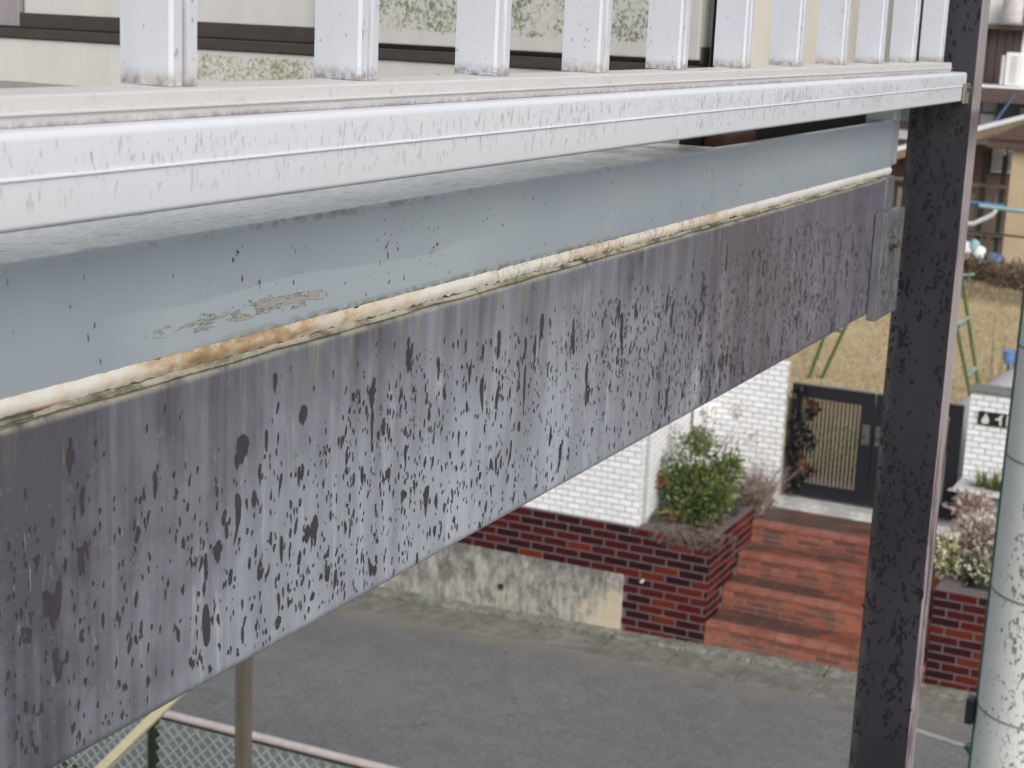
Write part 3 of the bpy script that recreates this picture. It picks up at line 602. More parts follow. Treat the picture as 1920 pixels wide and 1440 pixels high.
for c, s in (((13.3, 4.78, 1.5), .12), ((13.2, 4.8, 1.32), .1), ((13.5, 4.35, 1.45), .16), ((13.6, 4.25, 1.25), .16), ((13.5, 4.5, 1.62), .12), ((13.6, 4.15, 1.5), .12), ((13.6, 4.3, 1.7), .08)): leaves(m, c, (s, s, s*1.2), 42, .032, [0, 1, 2], rg, .1)
m.build('foliage', [L['b'], L['p'], L['d']], t, fixn=False)
t = thing('dry_shrub', 'pinkish grey leafless shrub between the green bush and the gate', 'shrub', (13.7, 4.2, .86))
m = MB(); twigs(m, (13.75, 4.12, .80), 80, .46, .34, rg, .0045, 0, 6); m.build('stems', simple('ashy_twig', (.36, .28, .25), (.25, .19, .17), 30, .8, .2, .002), t)
m = MB(); leaves(m, (13.75, 4.12, .95), (.36, .26, .2), 1500, .030, [0, 1, 2, 0], rg, .1); m.build('foliage', [L['b'], L['p'], L['w']], t, fixn=False)
t = thing('vine', 'dark curled vine climbing the left side of the black gate', 'plant', (14.24, 3.9, .86))
m = MB(); pts = [(14.24, 3.93+.05*math.sin(k*1.9), .86+k*.1) for k in range(9)]; m.tube(pts, .008, 5); m.build('stems', M['dwood'], t)
m = MB()
for k in range(11): leaves(m, (14.23, 3.86+.07*math.sin(k*1.9+1), .95+k*.085), (.05, .06, .045), 26, .06, [0] if k not in (2, 3, 9) else [0, 1], rg, .1, aspect=.7)
m.build('foliage', [leafmat('vine_dark', (.012, .011, .011)), leafmat('vine_red', (.10, .035, .022))], t, fixn=False)
t = thing('dry_creeper', 'wispy grey brown dead creeper spilling over the left planter edge', 'plant', (12.45, 4.3, .9))
m = MB()
for k in range(160):
    y = 4.25+rg.gauss(0, .16); x = 12.42+rg.uniform(-.03, .12); z = .90
    m.tube([(x+.06, y, z+.03), (x-.02, y+rg.uniform(-.05, .05), z+.04), (XW-.02-rg.random()*.03, y+rg.uniform(-.09, .09), z-rg.uniform(0, .10))], [.004, .003, .002], 3, 0, False)
m.build('stems', simple('ash_creeper', (.22, .175, .155), (.15, .12, .11), 30, .9, .2, .002), t)
m = MB(); leaves(m, (12.5, 4.25, .92), (.10, .28, .05), 500, .03, [0, 0, 1], rg, .1)
for k in range(9): leaves(m, (12.65+.11*k, 4.17+.03*math.sin(k*2.1), .93), (.10, .09, .05), 130, .032, [0, 0, 1, 2] if k % 2 else [0, 2, 1], rg, .1)
m.build('foliage', [leafmat('ash_leaf', (.20, .16, .145)), L['d'], L['g2']], t, fixn=False)
# variegated shrub right
t = thing('variegated_shrub', 'pale cream and pink leaved shrub in the right brick planter', 'shrub', (12.8, 2.1, .82))
m = MB(); twigs(m, (12.85, 2.1, .8), 20, .5, .3, rg, .006); m.build('stems', M['stem'], t)
m = MB()
for c, r_, n, ms in (((12.72, 2.24, 1.02), (.16, .17, .22), 420, [0, 0, 1, 2]), ((12.75, 2.00, 1.00), (.16, .2, .15), 380, [0, 1, 3, 2]), ((12.85, 2.05, 1.22), (.2, .24, .17), 700, [3, 4, 4, 1]), ((12.9, 1.85, 1.1), (.2, .2, .22), 420, [3, 4, 0, 2]), ((13.1, 2.15, 1.36), (.22, .22, .14), 420, [3, 4, 4]), ((12.7, 1.9, .92), (.15, .3, .08), 200, [0, 2, 2])):
    leaves(m, c, r_, n, .052, ms, rg, .3, aspect=.55)
m.build('foliage', [leafmat('leaf_cream2', (.62, .62, .36)), leafmat('leaf_white2', (.68, .64, .55)), L['g2'], leafmat('leaf_buff2', (.56, .47, .40)), leafmat('leaf_pink2', (.46, .34, .30))], t, fixn=False)
t = thing('plant_tray', 'pale rimmed shelf on the wall holding a fern like plant beside the gate', 'planter', (14.1, 2.2, 1.2))
m = MB(); m.box(13.86, 14.29, 1.3, 2.46, 1.235, 1.262, 0, .006); m.build('tray_rim', M['sheet'], t)
m = MB(); m.box(13.93, 14.29, 1.3, 2.40, 1.10, 1.234); m.build('tray_body', simple('grey_stone', (.3, .31, .3), None, 6, .8, .3, .004), t)
t = thing('fern_plant', 'yellow green spiky plant on the pale shelf', 'plant', (14.05, 2.1, 1.26))
m = MB()
for k in range(170):
    a = rg.random()*6.28; e = rg.uniform(.15, 1.3); l = rg.uniform(.10, .24); b = Vector((14.05+rg.gauss(0, .03), 2.12+rg.gauss(0, .09), 1.262)); d = Vector((math.cos(a)*math.cos(e), math.sin(a)*math.cos(e), math.sin(e)))
    s = d.cross(Vector((0, 0, 1))).normalized()*.008
    m.poly([b-s, b+s, b+d*l*.6+s, b+d*l], rg.choice((0, 0, 1)))
m.build('foliage', [L['g3'], L['g1']], t, fixn=False)
t = thing('low_plants', 'dark low plants on the bare soil seen through the gate bars', 'plants')
m = MB()
for k in range(16): leaves(m, (15.0+rg.random()*1.6, 3.5+rg.random()*1.2, .92), (.3, .3, .13), 190, .06, [0, 0, 1], rg, .2)
m.build('foliage', [L['g2'], L['d'], L['g1']], t, fixn=False)
# hedge of dead brush at the end of the lawn
t = thing('dead_brush', 'brown dead brush along the far end of the lawn', 'hedge', (28.8, 5, .84))
m = MB()
for k in range(40):
    yy = 2.5+k*.16; leaves(m, (28.6+rg.random()*1.4, yy, .96+.08*rg.random()), (.45, .35, .26), 150, .13, [0, 1, 2, 3], rg, .1, aspect=.25)
m.build('foliage', [leafmat('brush1', (.16, .10, .06)), leafmat('brush2', (.22, .16, .10)), leafmat('brush3', (.11, .075, .05)), leafmat('brush4', (.26, .22, .15))], t, fixn=False)

# garden support frames
def ladder(label, rails, rungs):
    t = thing('garden_support', label, 'plant support', (19.4, sum(p[0][1] for p in rails)/len(rails), .84), 'green pipe supports on the lawn')
    for pts in rails: m = MB(); m.tube(pts, .022, 6); m.build('rail', M['gpole'], t)
    for a, b in rungs:
        m = MB(); m.tube([a, b], .018, 6); m.build('rung', M['gpole'], t)
        m = MB(); m.bar(Vector(a)+Vector((0, 0, .025)), Vector(b)+Vector((0, 0, .025)), .04, .02); m.build('snow_strip', M['tealp'], t)
ladder('green pipe ladder frame on the lawn left of the dark post', [[(19.4, 5.27, .82), (19.4, 4.93, 2.05)], [(19.5, 5.14, .82), (19.5, 4.70, 2.05)]], [((19.45, 4.92, 1.46), (19.45, 5.12, 1.46))])
ladder('green pipe ladder frame on the lawn right of the dark post', [[(19.2, 3.27, .82), (19.2, 3.55, 1.75)], [(19.8, 3.30, .82), (19.8, 3.66, 2.25)]], [((19.2, 3.35, 1.14), (19.8, 3.38, 1.14)), ((19.2, 3.52, 1.72), (19.8, 3.53, 1.72)), ((19.75, 3.7, 2.20), (19.75, 3.5, 2.24))])
t = thing('bare_sapling', 'leafless sapling on the lawn left of the covered heap', 'sapling', (17.2, 2.75, .84))
m = MB(); twigs(m, (17.2, 2.72, .84), 9, 1.5, .4, rg, .008, 0, 5); m.build('stems', M['twig'], t)
# covered heap behind the number wall
t = thing('covered_heap', 'pale sheet covered heap with snow on its ridge behind the number wall', 'heap', (15.2, 2.0, 1.6))
m = MB(); vs = []
for i in range(13):
    for j in range(13):
        u, v = i/12, j/12; x = 14.62+1.2*u; y = .7+2.0*v; h = math.sin(math.pi*min(1, max(0, u)))**.6; z = .9+h*min(1.45, 1.20-(y-2.25)*.8)+.04*noise.noise((x*5, y*5, 1))
        vs.append((x, y, z))
m.raw(vs, [(i*13+j, (i+1)*13+j, (i+1)*13+j+1, i*13+j+1) for i in range(12) for j in range(12)], 0, True); m.build('sheet', M['sheet'], t)
t = thing('blue_tub', 'small blue plastic tub on the lawn behind the covered heap', 'tub', (20.5, 3.05, .84))
m = MB(); m.tube([(20.5, 3.12, 1.12), (20.5, 3.12, 1.16), (20.5, 3.12, 1.27)], [.05, .07, .085], 12); m.tube([(20.5, 3.12, 1.27), (20.5, 3.12, 1.28)], .095, 12); m.tube([(20.5, 3.12, .83), (20.5, 3.12, 1.12)], .02, 6, 1); m.build('tub_body', [simple('bright_blue', (.16, .30, .72), None, 8, .5, .1, .002), M['gpole']], t)

# ------------------------------------------------------------------ house beyond the lawn (X about 34)
HX = 34.0
t = thing('neighbour_house', 'brown and white house with snowy lean-to roof beyond the lawn, right of the dark post', 'house', (HX, 6, .84))
def hb(name, mat, x0, x1, y0, y1, z0, z1, bev=0): return box(name, M[mat], t, x0, x1, y0, y1, z0, z1, bev)
hb('wall', 'redwall', HX+.3, HX+6, -6, 16, .6, 5.4)
hb('upper_wall', 'hwhite', HX+.25, HX+.299, 2, 10, 5.18, 7.5)
hb('eave_beam', 'roofb', HX-.1, HX+.25, 2, 10, 5.08, 5.18)
yy = 5.62
while yy < 10:
    hb('siding_board', 'siding', HX+.18, HX+.25+RND.uniform(-.02, .0), yy, yy+.14, 4.03, 5.08); yy += .155
hb('corner_trim', 'hwhite', HX+.15, HX+.25, 5.2, 5.6, 4.03, 5.08)
hb('balcony_beam', 'roofb', HX-.9, HX+.1, 2, 12, 3.72, 3.92); hb('balcony_floor', 'wood', HX-.85, HX+.2, 2, 12, 3.921, 3.98)
m = MB(); m.box(HX-.9, HX+.1, 2, 12, 3.985, 4.03, 0, .015); m.build('snow_strip', M['snow'], t)
hb('lower_wall', 'hblue', HX+.2, HX+.298, 2, 12, 3.2, 3.72)
for ya, yb, za, zb, mt in ((5.95, 6.22, 3.50, 3.72, 'glass'), (5.98, 6.25, 3.18, 3.44, 'hwhite'), (5.15, 5.5, 3.3, 3.62, 'hwhite')): hb('vent_panel', mt, HX+.12, HX+.199, ya, yb, za, zb, .01)
def slab(name, mt, za, zb):
    m = MB(); zf = lambda y: 3.16+(5.9-y)*.33
    m.raw([(x, y, zf(y)+dz) for dz in (za, zb) for x, y in ((HX-1.6, 7.9), (HX+.18, 7.9), (HX+.18, 4.0), (HX-1.6, 4.0))], [(0, 1, 2, 3), (4, 5, 6, 7), (0, 1, 5, 4), (1, 2, 6, 5), (2, 3, 7, 6), (3, 0, 4, 7)]); m.build(name, M[mt], t)
slab('lean_to_roof', 'eave', -.10, .06); slab('roof_snow', 'snow', .062, .15)
hb('white_band', 'hwhite', HX+.2, HX+.297, 3, 12, 2.84, 3.02)
for yc in (5.83, 5.46, 6.9, 7.7, 8.5): hb('post', 'dwood', HX-1.2, HX-1.1, yc-.04, yc+.05, .8, 2.75)
for ya, yb in ((5.70, 5.95), (5.48, 5.66), (7.0, 7.5), (7.55, 7.66)):
    f = hb('window', 'hwhite', HX+.16, HX+.296, ya, yb, 2.32, 2.78, .01)
    m = MB(); m.box(HX+.150, HX+.158, ya+.02, yb-.02, 2.35, 2.75); m.build('pane', M['glass'], f)
hb('fence_rail', 'wood', HX-1.25, HX-1.2, 5.3, 9, 2.13, 2.2); hb('fence_rail', 'wood', HX-1.25, HX-1.2, 5.3, 9, 1.2, 1.26)
yy = 5.34
while yy < 9.0:
    hb('fence_slat', 'wood', HX-1.199, HX-1.17, yy, yy+.085, .86, 2.0+RND.uniform(-.02, .02)); yy += .155
hb('tan_post', 'tan', HX-2.1, HX-1.9, 4.8, 5.19, .8, 2.95); hb('porch_roof', 'roofb', HX-2.3, HX-.9, 4.6, 5.62, 2.96, 3.12); 
m = MB(); m.raw([(x, y, z) for x in (HX-2.35, HX-1.8) for y, z in ((5.62, 3.12), (4.4, 3.12), (4.4, 3.75))], [(0, 1, 2), (3, 4, 5), (0, 1, 4, 3), (1, 2, 5, 4), (2, 0, 3, 5)]); m.build('porch_gable', M['roofb'], t)
hb('white_ledge', 'snow', HX-1.5, HX-1.26, 6.05, 6.5, 1.98, 2.05)
t = thing('water_tank', 'round pale tank high on the white wall of the far house', 'tank', (HX, 5.85, 5.3))
m = MB(); m.tube([(HX-.1, 5.78, 5.19), (HX-.1, 5.78, 5.25), (HX-.1, 5.78, 5.7), (HX-.1, 5.78, 5.76)], [.16, .22, .22, .14], 18); m.build('tank_body', M['sheet'], t)
box('support_post', M['dwood'], t, HX-.2, HX-.1, 5.46, 5.56, 5.18, 7)
t = thing('air_conditioner', 'white outdoor air conditioner unit on the balcony of the far house', 'air conditioner', (HX-.5, 5.75, 4.03))
box('casing', M['hwhite'], t, HX-.75, HX-.45, 5.40, 5.72, 4.05, 4.66, .02); box('side_panel', M['sheet'], t, HX-.76, HX-.751, 5.50, 5.62, 4.10, 4.60)
m = MB(); m.tube([(HX-.80, 5.76, 4.6), (HX-.80, 5.76, 4.06)], .03, 6); m.build('pipe', M['pwhite'], t)
def tubeobj(name, label, cat, pts, r, mat):
    m = MB(); m.tube(pts, r, 8); return props(m.build(name, mat, loc=pts[0]), label, cat)
X2 = 33.0-1.9
tubeobj('blue_hose', 'blue hose hanging diagonally below the far balcony', 'hose', [(HX-1.0, 5.45, 3.9), (HX-.95, 5.62, 3.6), (HX-.9, 5.85, 3.25)], .022, simple('hose_blue', (.12, .20, .33), None, 8, .5, .1, .002))
tubeobj('blue_pipe', 'blue pole lying level in front of the slatted fence', 'pole', [(31.3, 6.6, 1.98), (31.3, 5.15, 1.95)], .042, M['bluep'])
tubeobj('teal_pipe', 'pale teal pole laid across the tan post', 'pole', [(31.1, 5.55, 1.94), (31.1, 4.6, 1.90)], .042, M['tealp'])
tubeobj('white_pipe', 'bent white pipe in front of the slatted fence', 'pipe', [(31.1, 6.1, 1.58), (31.1, 5.62, 1.60), (31.1, 5.30, 1.80), (31.1, 5.24, 1.90)], .045, M['pwhite'])
tubeobj('dark_cable', 'thin dark cable strung above the coloured bags', 'cable', [(30.9, 6.2, 1.50), (30.9, 4.4, 1.46)], .02, M['dwood'])
def bag(name, label, mat, x, y, z, rx, rz):
    m = MB(); vs = []; n1, n2 = 7, 10
    for i in range(n1+1):
        for k in range(n2):
            a = math.pi*i/n1; b = 2*math.pi*k/n2; d = 1+.35*noise.noise((x+math.cos(b)*2, y+math.sin(b)*2, i*.7)); vs.append((x+rx*.6*math.sin(a)*math.cos(b)*d, y+rx*math.sin(a)*math.sin(b)*d, z+rz*(1-math.cos(a))*.5))
    m.raw(vs, [(i*n2+k, i*n2+(k+1) % n2, (i+1)*n2+(k+1) % n2, (i+1)*n2+k) for i in range(n1) for k in range(n2)], 0, True)
    props(m.build(name, mat, loc=(x, y, z)), label, 'bag', 'bags heaped below the slatted fence')
for lb, mt, y_, z_, r_, h_ in (('blue bag leaning leftmost in the heap by the far fence', 'bluep', 5.96, 1.0, .15, .42), ('dark bag between blue and white bags by the far fence', 'gate', 5.76, 1.0, .10, .42), ('tall white bag in the middle of the heap by the far fence', 'pwhite', 5.62, .9, .13, .44),
                           ('pale teal bag behind the white bags', 'tealp', 5.48, 1.05, .10, .34), ('rounded white bag right of the teal bag', 'snow', 5.38, .9, .13, .38), ('blue bag lying rightmost in the heap by the far fence', 'bluep', 5.12, .88, .20, .30), ('low white bag lying at the left foot of the heap', 'sheet', 6.15, .85, .2, .22)):
    bag('bag', lb, M[mt], 30.6, y_, z_, r_, h_)

# ------------------------------------------------------------------ near side of the street: chain link fence, posts
FX = 8.0
t = thing('chain_link_fence', 'green chain link fence with pinkish top rail along the near roadside', 'fence', (FX, 5.5, 0))
def fz(y): return .60+.012*(5.4-y)
m = MB(); m.tube([(FX, 9.0, fz(9)), (FX, 2.0, fz(2))], .026, 10); m.build('top_rail', M['railp'], t)
m = MB(); m.tube([(FX+.005, 9.0, fz(9)-.033), (FX+.005, 2.0, fz(2)-.033)], .013, 6); m.build('under_rail', M['green'], t)
for yp in (8.2, 6.21, 4.2, 2.2): m = MB(); m.box(FX-.028, FX+.028, yp-.028, yp+.028, -.1, fz(yp)-.02, 0, .004); m.build('post', M['green'], t)
m = MB(); mw = .088; z0 = -.05
for sgn in (1, -1):
    y = 2.0-1.0
    while y < 10:
        a = (y, z0); H_ = .60; pts = []
        ya, yb = y, y+sgn*H_*1.0
        lo, hi = 0, 1
        pa, pb = Vector((FX+.008*sgn, ya, z0)), Vector((FX+.008*sgn, yb, z0+H_))
        if min(ya, yb) > 2.0 and max(ya, yb) < 9.0:
            n = 10; m.tube([pa.lerp(pb, k/n)+Vector((.004*(-1)**k, 0, 0)) for k in range(n+1)], .0055 if sgn < 0 else .003, 4, 0, False)
        y += mw
m.build('wire_mesh', M['mesh'], t)
t = thing('bronze_post', 'slim bronze coloured post standing in front of the chain link fence rail', 'post', (7.0, 4.84, 0))
m = MB(); m.box(6.965, 7.035, 4.80, 4.868, -.1, 4.4, 0, .004); m.build('shaft', M['bpost'], t)
m = MB(); m.box(6.94, 7.06, 4.775, 4.893, -.1, .02, 0, .004); m.build('base_plate', M['steel'], t)
t = thing('cream_brace', 'cream coloured slanting bar below the left end of the dark beam', 'bar', (7, 5.7, .6))
m = MB(); m.bar((7.0, 6.2, .28), (7.0, 5.25, 1.30), .058, .05); m.build('bar', M['creampipe'], t)

# utility pole
t = thing('utility_pole', 'pale speckled concrete utility pole at the right edge', 'pole', (4.2+.06, .49, 0))
cx, cy = 4.27, .478
m = MB(); seg = 64; zs = [-.1+.1*k for k in range(82)]
rad = lambda z: .1560-.0055*(z-3.1)
vs = [(cx+rad(z)*math.cos(2*math.pi*k/seg), cy+rad(z)*math.sin(2*math.pi*k/seg), z) for z in zs for k in range(seg)]
m.raw(vs, [(i*seg+k, i*seg+(k+1) % seg, (i+1)*seg+(k+1) % seg, (i+1)*seg+k) for i in range(len(zs)-1) for k in range(seg)], 0, True); m.build('shaft', M['pole'], t)
for z in (4.25, 3.97, 3.62, 3.30, 2.9):
    m = MB(); r_ = rad(z)+.0012; m.tube([(cx, cy, z-.003), (cx, cy, z+.003)], r_, 64); m.build('band', simple('band_grey', (.36, .38, .36), None, 20, .6, .1, .001) if z == 4.25 else bpy.data.materials['band_grey'], t)
a = math.radians(96)
m = MB(); m.tube([(cx+(rad(z)+.003)*math.cos(a), cy+(rad(z)+.003)*math.sin(a), z) for z in (1.5, 2.5, 3.5, 4.5, 5.5)], .0032, 6); m.build('ground_wire', M['teal'], t)
m = MB(); m.box(cx-.045, cx-.005, cy+.158, cy+.180, 3.235, 3.305, 0, .004); m.build('junction_box', M['blk'], t)
t = thing('white_stake', 'white rod with teal tape sticking out from behind the utility pole', 'rod', (4.5, .8, 3.1))
m = MB(); m.tube([(4.6, .66, 3.005), (4.6, .868, 3.03)], .0075, 8); m.build('rod', M['pwhite'], t)
m = MB(); m.tube([(4.6, .675, 2.99), (4.6, .70, 3.02)], .014, 8); m.tube([(4.6, .68, 2.97), (4.6, .665, 2.95)], .012, 8, 1); m.build('tape_wrap', [M['teal'], M['pwhite']], t)

# ------------------------------------------------------------------ wet marks (tear shaped thin films standing on the faces)
def drop_shapes(m, n, place, rg, big=0.0, mi=0, wid=(.00035, .0010), asp=(1.8, 5), seg=14, zlim=None):
    """place() -> (origin, udir, vdir(down), normal, scale) or None"""
    for i in range(n):
        pl = place()
        if not pl: continue
        o, u, v, nrm, sc_ = pl
        def one(o, w, l, tilt, flip):
            uu = u*math.cos(tilt)+v*math.sin(tilt); vv = v*math.cos(tilt)-u*math.sin(tilt)
            pts = []; ph = rg.random()*40; ex = rg.choice((.5, .75, 1.0, 1.25)); hh = .00008+.00016*rg.random()
            for k in range(seg):
                a = 2*math.pi*k/seg; c, s = math.cos(a), math.sin(a)
                tt = (1-c)/2                                   # 0 at head, 1 at tail
                ww = w*2.05*(tt+1e-4)**.5*(1-tt)**ex*(1+.18*noise.noise((ph, c*1.3, s*1.3)))
                pts.append(o+vv*(flip*(tt-.3)*l+.12*l*noise.noise((ph, tt*2, 4)))+uu*((1 if s >= 0 else -1)*ww+w*.7*noise.noise((ph, tt*1.5, 9)))+nrm*hh)
            if zlim: pts = [Vector((p.x, p.y, min(max(p.z, zlim[0]), zlim[1]))) for p in pts]
            m.poly(pts, mi)
        w = rg.uniform(*wid)*sc_*(1+.8*rg.random()**4); l = w*2*rg.uniform(*asp)*.5
        fl = 1 if rg.random() < .8 else -1
        one(o, w, l*1.15, rg.gauss(0, .12), fl)
        if rg.random() < big:
            for q in range(rg.randint(1, 4)):
                one(o+u*rg.gauss(0, w*.9)+v*rg.gauss(0, l*.55)+nrm*1e-5*q, w*rg.uniform(.4, 1), l*rg.uniform(.4, 1.1), rg.gauss(0, .25), fl)
U, V, NRM = Vector((1, 0, 0)), Vector((0, 0, -1)), Vector((0, -1, 0))

# ------------------------------------------------------------------ balcony edge in the foreground
BX0 = -.5
# dark beam
BY, BT, BB = .380, CZ-.1395, CZ-.2730
t = thing('dark_beam', 'weathered dark purple grey steel beam streaked with wet marks, below the blue grey channel', 'beam', (.6, .42, CZ-.2))
prof = []
for k in range(9): a = math.pi/2*k/8; prof.append((BY+.0045-.0045*math.sin(a), BT-.0045+.0045*math.cos(a)))
for k in range(9): a = math.pi/2*k/8; prof.append((BY+.006-.006*math.cos(a), BB+.006-.006*math.sin(a)))
prof += [(BY+.05, BB), (BY+.05, BB+.004), (BY+.012, BB+.005), (BY+.0085, BB+.009), (BY+.0085, BT-.006), (BY+.05, BT-.004), (BY+.05, BT)]
xs = [BX0+(1.622-BX0)*i/260 for i in range(261)]
m = MB(); m.extrude_x(prof, xs, 0, True, jit=.00006); m.build('beam_body', M['beam'], t)
m = MB(); m.box(1.6235, 1.660, BY-.0004, BY+.05, BB+.002, BT-.001, 0, .003); m.build('end_plate', M['brack'], t)
rg = random.Random(5); m = MB()
def dens(x, z):
    r = (BT-z)/(BT-BB)
    lim = .13+.20*noise.noise((x*4.2, 3.1, 0))+(.10 if x < .62 else 0)
    if r < lim: return .03
    cl = .62+.6*noise.noise((x*9, z*16, 2.2))+.45*noise.noise((x*30, z*40, 5))
    left = .78 if x > .56 else .62
    return max(.34, cl)*left*min(1, (r-lim)*5+.12)
def place():
    x = .30+1.31*rg.random(); z = BB+.006+(BT-BB-.010)*rg.random()
    if rg.random() > dens(x, z)*.9: return None
    return Vector((x, BY, z)), U, V, NRM, 1.0+.25*noise.noise((x*7, z*7, 8))
drop_shapes(m, 11500, place, rg, .08, 0, (.00028, .00088), (2.2, 5.5), zlim=(BB+.0035, BT-.003))
def place2():
    x = .34+1.2*rg.random(); z = BB+.008+(BT-BB-.035)*rg.random()
    return Vector((x, BY, z)), U, V, NRM, 1.0
drop_shapes(m, 150, place2, rg, .5, 0, (.0010, .0019), (2.4, 6.5), zlim=(BB+.0035, BT-.003))
# the biggest marks of the photo, at their places on the beam
def un_y(px, py, Y):
    d = Rt*((px-960)/F_PX)+Dn*((py-720)/F_PX)+Fw; s = Y/d.y; return Vector((0, 0, CZ))+d*s
for px, py, w, l, n in ((453, 838, .0035, .011, 4), (697, 742, .0030, .010, 3), (697, 800, .0012, .018, 1), (568, 775, .0028, .008, 3), (765, 672, .0024, .011, 3), (718, 802, .0022, .006, 3), (798, 935, .0022, .014, 2), (104, 1235, .0018, .009, 3), (290, 905, .0014, .010, 2), (408, 1030, .0030, .0055, 5), (130, 860, .0016, .009, 3), (983, 720, .0012, .024, 1), (985, 650, .0012, .012, 1), (1003, 650, .0012, .014, 1), (935, 640, .0020, .013, 2), (515, 715, .0014, .008, 1), (1165, 610, .0025, .017, 3), (1250, 745, .0030, .014, 3), (590, 990, .0022, .013, 3), (1338, 690, .0016, .012, 1), (905, 660, .0014, .009, 2), (110, 1110, .0018, .009, 3), (385, 1060, .0014, .011, 3), (822, 690, .0014, .010, 1), (560, 890, .0014, .008, 2), (1050, 850, .002, .012, 2), (880, 700, .0013, .009, 2)):
    c = un_y(px, py, BY); rr = random.Random(int(px))
    for q in range(n):
        ww = 1.35*w*(1 if q == 0 else rr.uniform(.4, .7)); ll = 1.15*l*(1 if q == 0 else rr.uniform(.4, .75))
        o = c+(U*rr.gauss(0, w*.8)+V*rr.gauss(0, l*.4) if q else Vector((0, 0, 0)))
        pts = []; ph = rr.random()*50
        for k in range(28):
            a = 2*math.pi*k/28; cc, ss = math.cos(a), math.sin(a); tt = (1-cc)/2
            pts.append(o+V*((tt-.42)*ll)+U*(ss*ww*(1-.66*tt**1.1)*(1+.6*noise.noise((ph, cc*2.2, ss*2.2)))-ll*.0)+NRM*(.00026+2e-5*q))
        m.poly(pts)
props(m.build('wet_marks', M['drop'], t, fixn=False), kind='stuff')

# blue grey channel
CT, CB = CZ-.0862, CZ-.1312
t = thing('steel_channel', 'blue grey painted steel channel with peeling paint, above the dark beam', 'beam', (.6, .42, CZ-.1))
prof = [(BY+.0025-.0025*math.sin(math.pi/2*k/6), CT-.0025+.0025*math.cos(math.pi/2*k/6)) for k in range(7)]
prof += [(BY, CB+.0006), (BY+.0006, CB), (BY+.004, CB), (BY+.004, CT-.004), (BY+.075, CT-.004), (BY+.075, CT)]
xs = [BX0+(1.642-BX0)*i/200 for i in range(201)]
m = MB(); m.extrude_x(prof, [x for x in xs if x < 1.13], 0, True, jit=.00006); m.build('channel_body', M['blue'], t)
x13 = [x for x in xs if x < 1.13][-1]
prof2 = [p if p[0] < BY+.05 else (BY+.007, p[1]) for p in prof]
m = MB(); m.extrude_x(prof2, [x13]+[x for x in xs if x > x13], 0, True, jit=.00006); m.build('channel_end', M['blue'], t)
m = MB(); m.box(1.643, 1.664, BY+.0008, BY+.045, CB+.001, CZ-.072, 0, .002); m.build('end_plate', M['blue'], t)
m = MB(); m.box(x13, 1.64, BY+.012, BY+.08, CB+.006, CB+.012); m.build('inner_flange', M['track'], t)
m = MB(); m.box(x13+.002, 1.66, BY+.030, BY+.034, CB+.0125, CZ-.0665); m.build('gap_dark_plate', M['black'], t)  # black plate added so the gap below the fascia looks dark
m = MB(); m.box(1.165, 1.235, BY+.010, BY+.029, CT-.012, CT+.007, 0, .003); m.build('packing_block', simple('red_brown_block', (.13, .055, .04), None, 60, .8, .3, .001), t)
m = MB(); rg = random.Random(21)
cols = [RND.uniform(.42, 1.6) for _ in range(22)]
def place3():
    x = rg.choice(cols)+rg.gauss(0, .004) if rg.random() < .65 else rg.uniform(.36, 1.62); z = CB+.003+(CT-CB-.005)*rg.random()
    return Vector((x, BY, z)), U, V, NRM, rg.uniform(.5, 1.1)
drop_shapes(m, 330, place3, rg, .25, 0, (.00018, .00042), (1.2, 5)); props(m.build('moss_flecks', M['mark'], t, fixn=False), kind='stuff')

# sealant bead in the joint
t = thing('sealant_bead', 'cream and rust stained ribbed sealant bead between channel and dark beam', 'sealant', (.6, .38, CZ-.135))
m = MB(); n = 1500; vs = []; K = 7
for i in range(n+1):
    x = .1+(1.64-.1)*i/n; rib = 1.0*math.sin(x*560+3*noise.noise((x*40, 0, 0)))*max(0, 1-abs(x-.98)/.22); wv = noise.noise((x*30, 0, 0))
    zt = CB+.0003+.0010*noise.noise((x*70, 1, 0))+.0008*noise.noise((x*260, 1, 0)); zb = BT+.0016+.0010*noise.noise((x*45, 5, 0))+.0010*noise.noise((x*220, 5, 0))
    for k in range(K):
        f = k/(K-1); z = zt+(zb-zt)*f; y = BY+.0014-.0020*math.sin(math.pi*(.12+.80*f))-.0004*wv*math.sin(math.pi*f)-.00030*rib*math.sin(math.pi*f)
        vs.append((x, y, z))
m.raw(vs, [(i*K+k, i*K+k+1, (i+1)*K+k+1, (i+1)*K+k) for i in range(n) for k in range(K-1)], 0, True); m.build('bead', M['seal'], t, fixn=False)
# broken lip of old paint / mortar along the beam top
m = MB(); n = 1200; vs = []
for i in range(n+1):
    x = .1+(1.60-.1)*i/n; h = .0022+.0008*noise.noise((x*28, 2, 0))+.0007*noise.noise((x*150, 9, 0)); h *= max(.15, min(1, (x-.40)/.04)) if x > .4 else .15
    lo = BT-.0010-.0012*noise.noise((x*22, 7, 0))
    vs += [(x, BY+.0002, lo), (x, BY-.0006, lo+.0003), (x, BY-.0009, BT-.001+h*.4), (x, BY+.0010, BT-.0008+h)]
m.raw(vs, [(i*4+k, i*4+k+1, (i+1)*4+k+1, (i+1)*4+k) for i in range(n) for k in range(3)], 0, True)
ml = NT('old_edge_filler', .8, .3); f1 = ml.noise(ml.vec((30, 30, 90)), 1, 6, .75); ml.col(ml.ramp(f1, [(.36, (.06, .06, .035)), (.45, (.20, .19, .13)), (.56, (.42, .40, .32)), (.7, (.34, .30, .18))])); ml.bump(f1, .6, .001)
m.build('filler_edge', ml.mat, t, fixn=False)

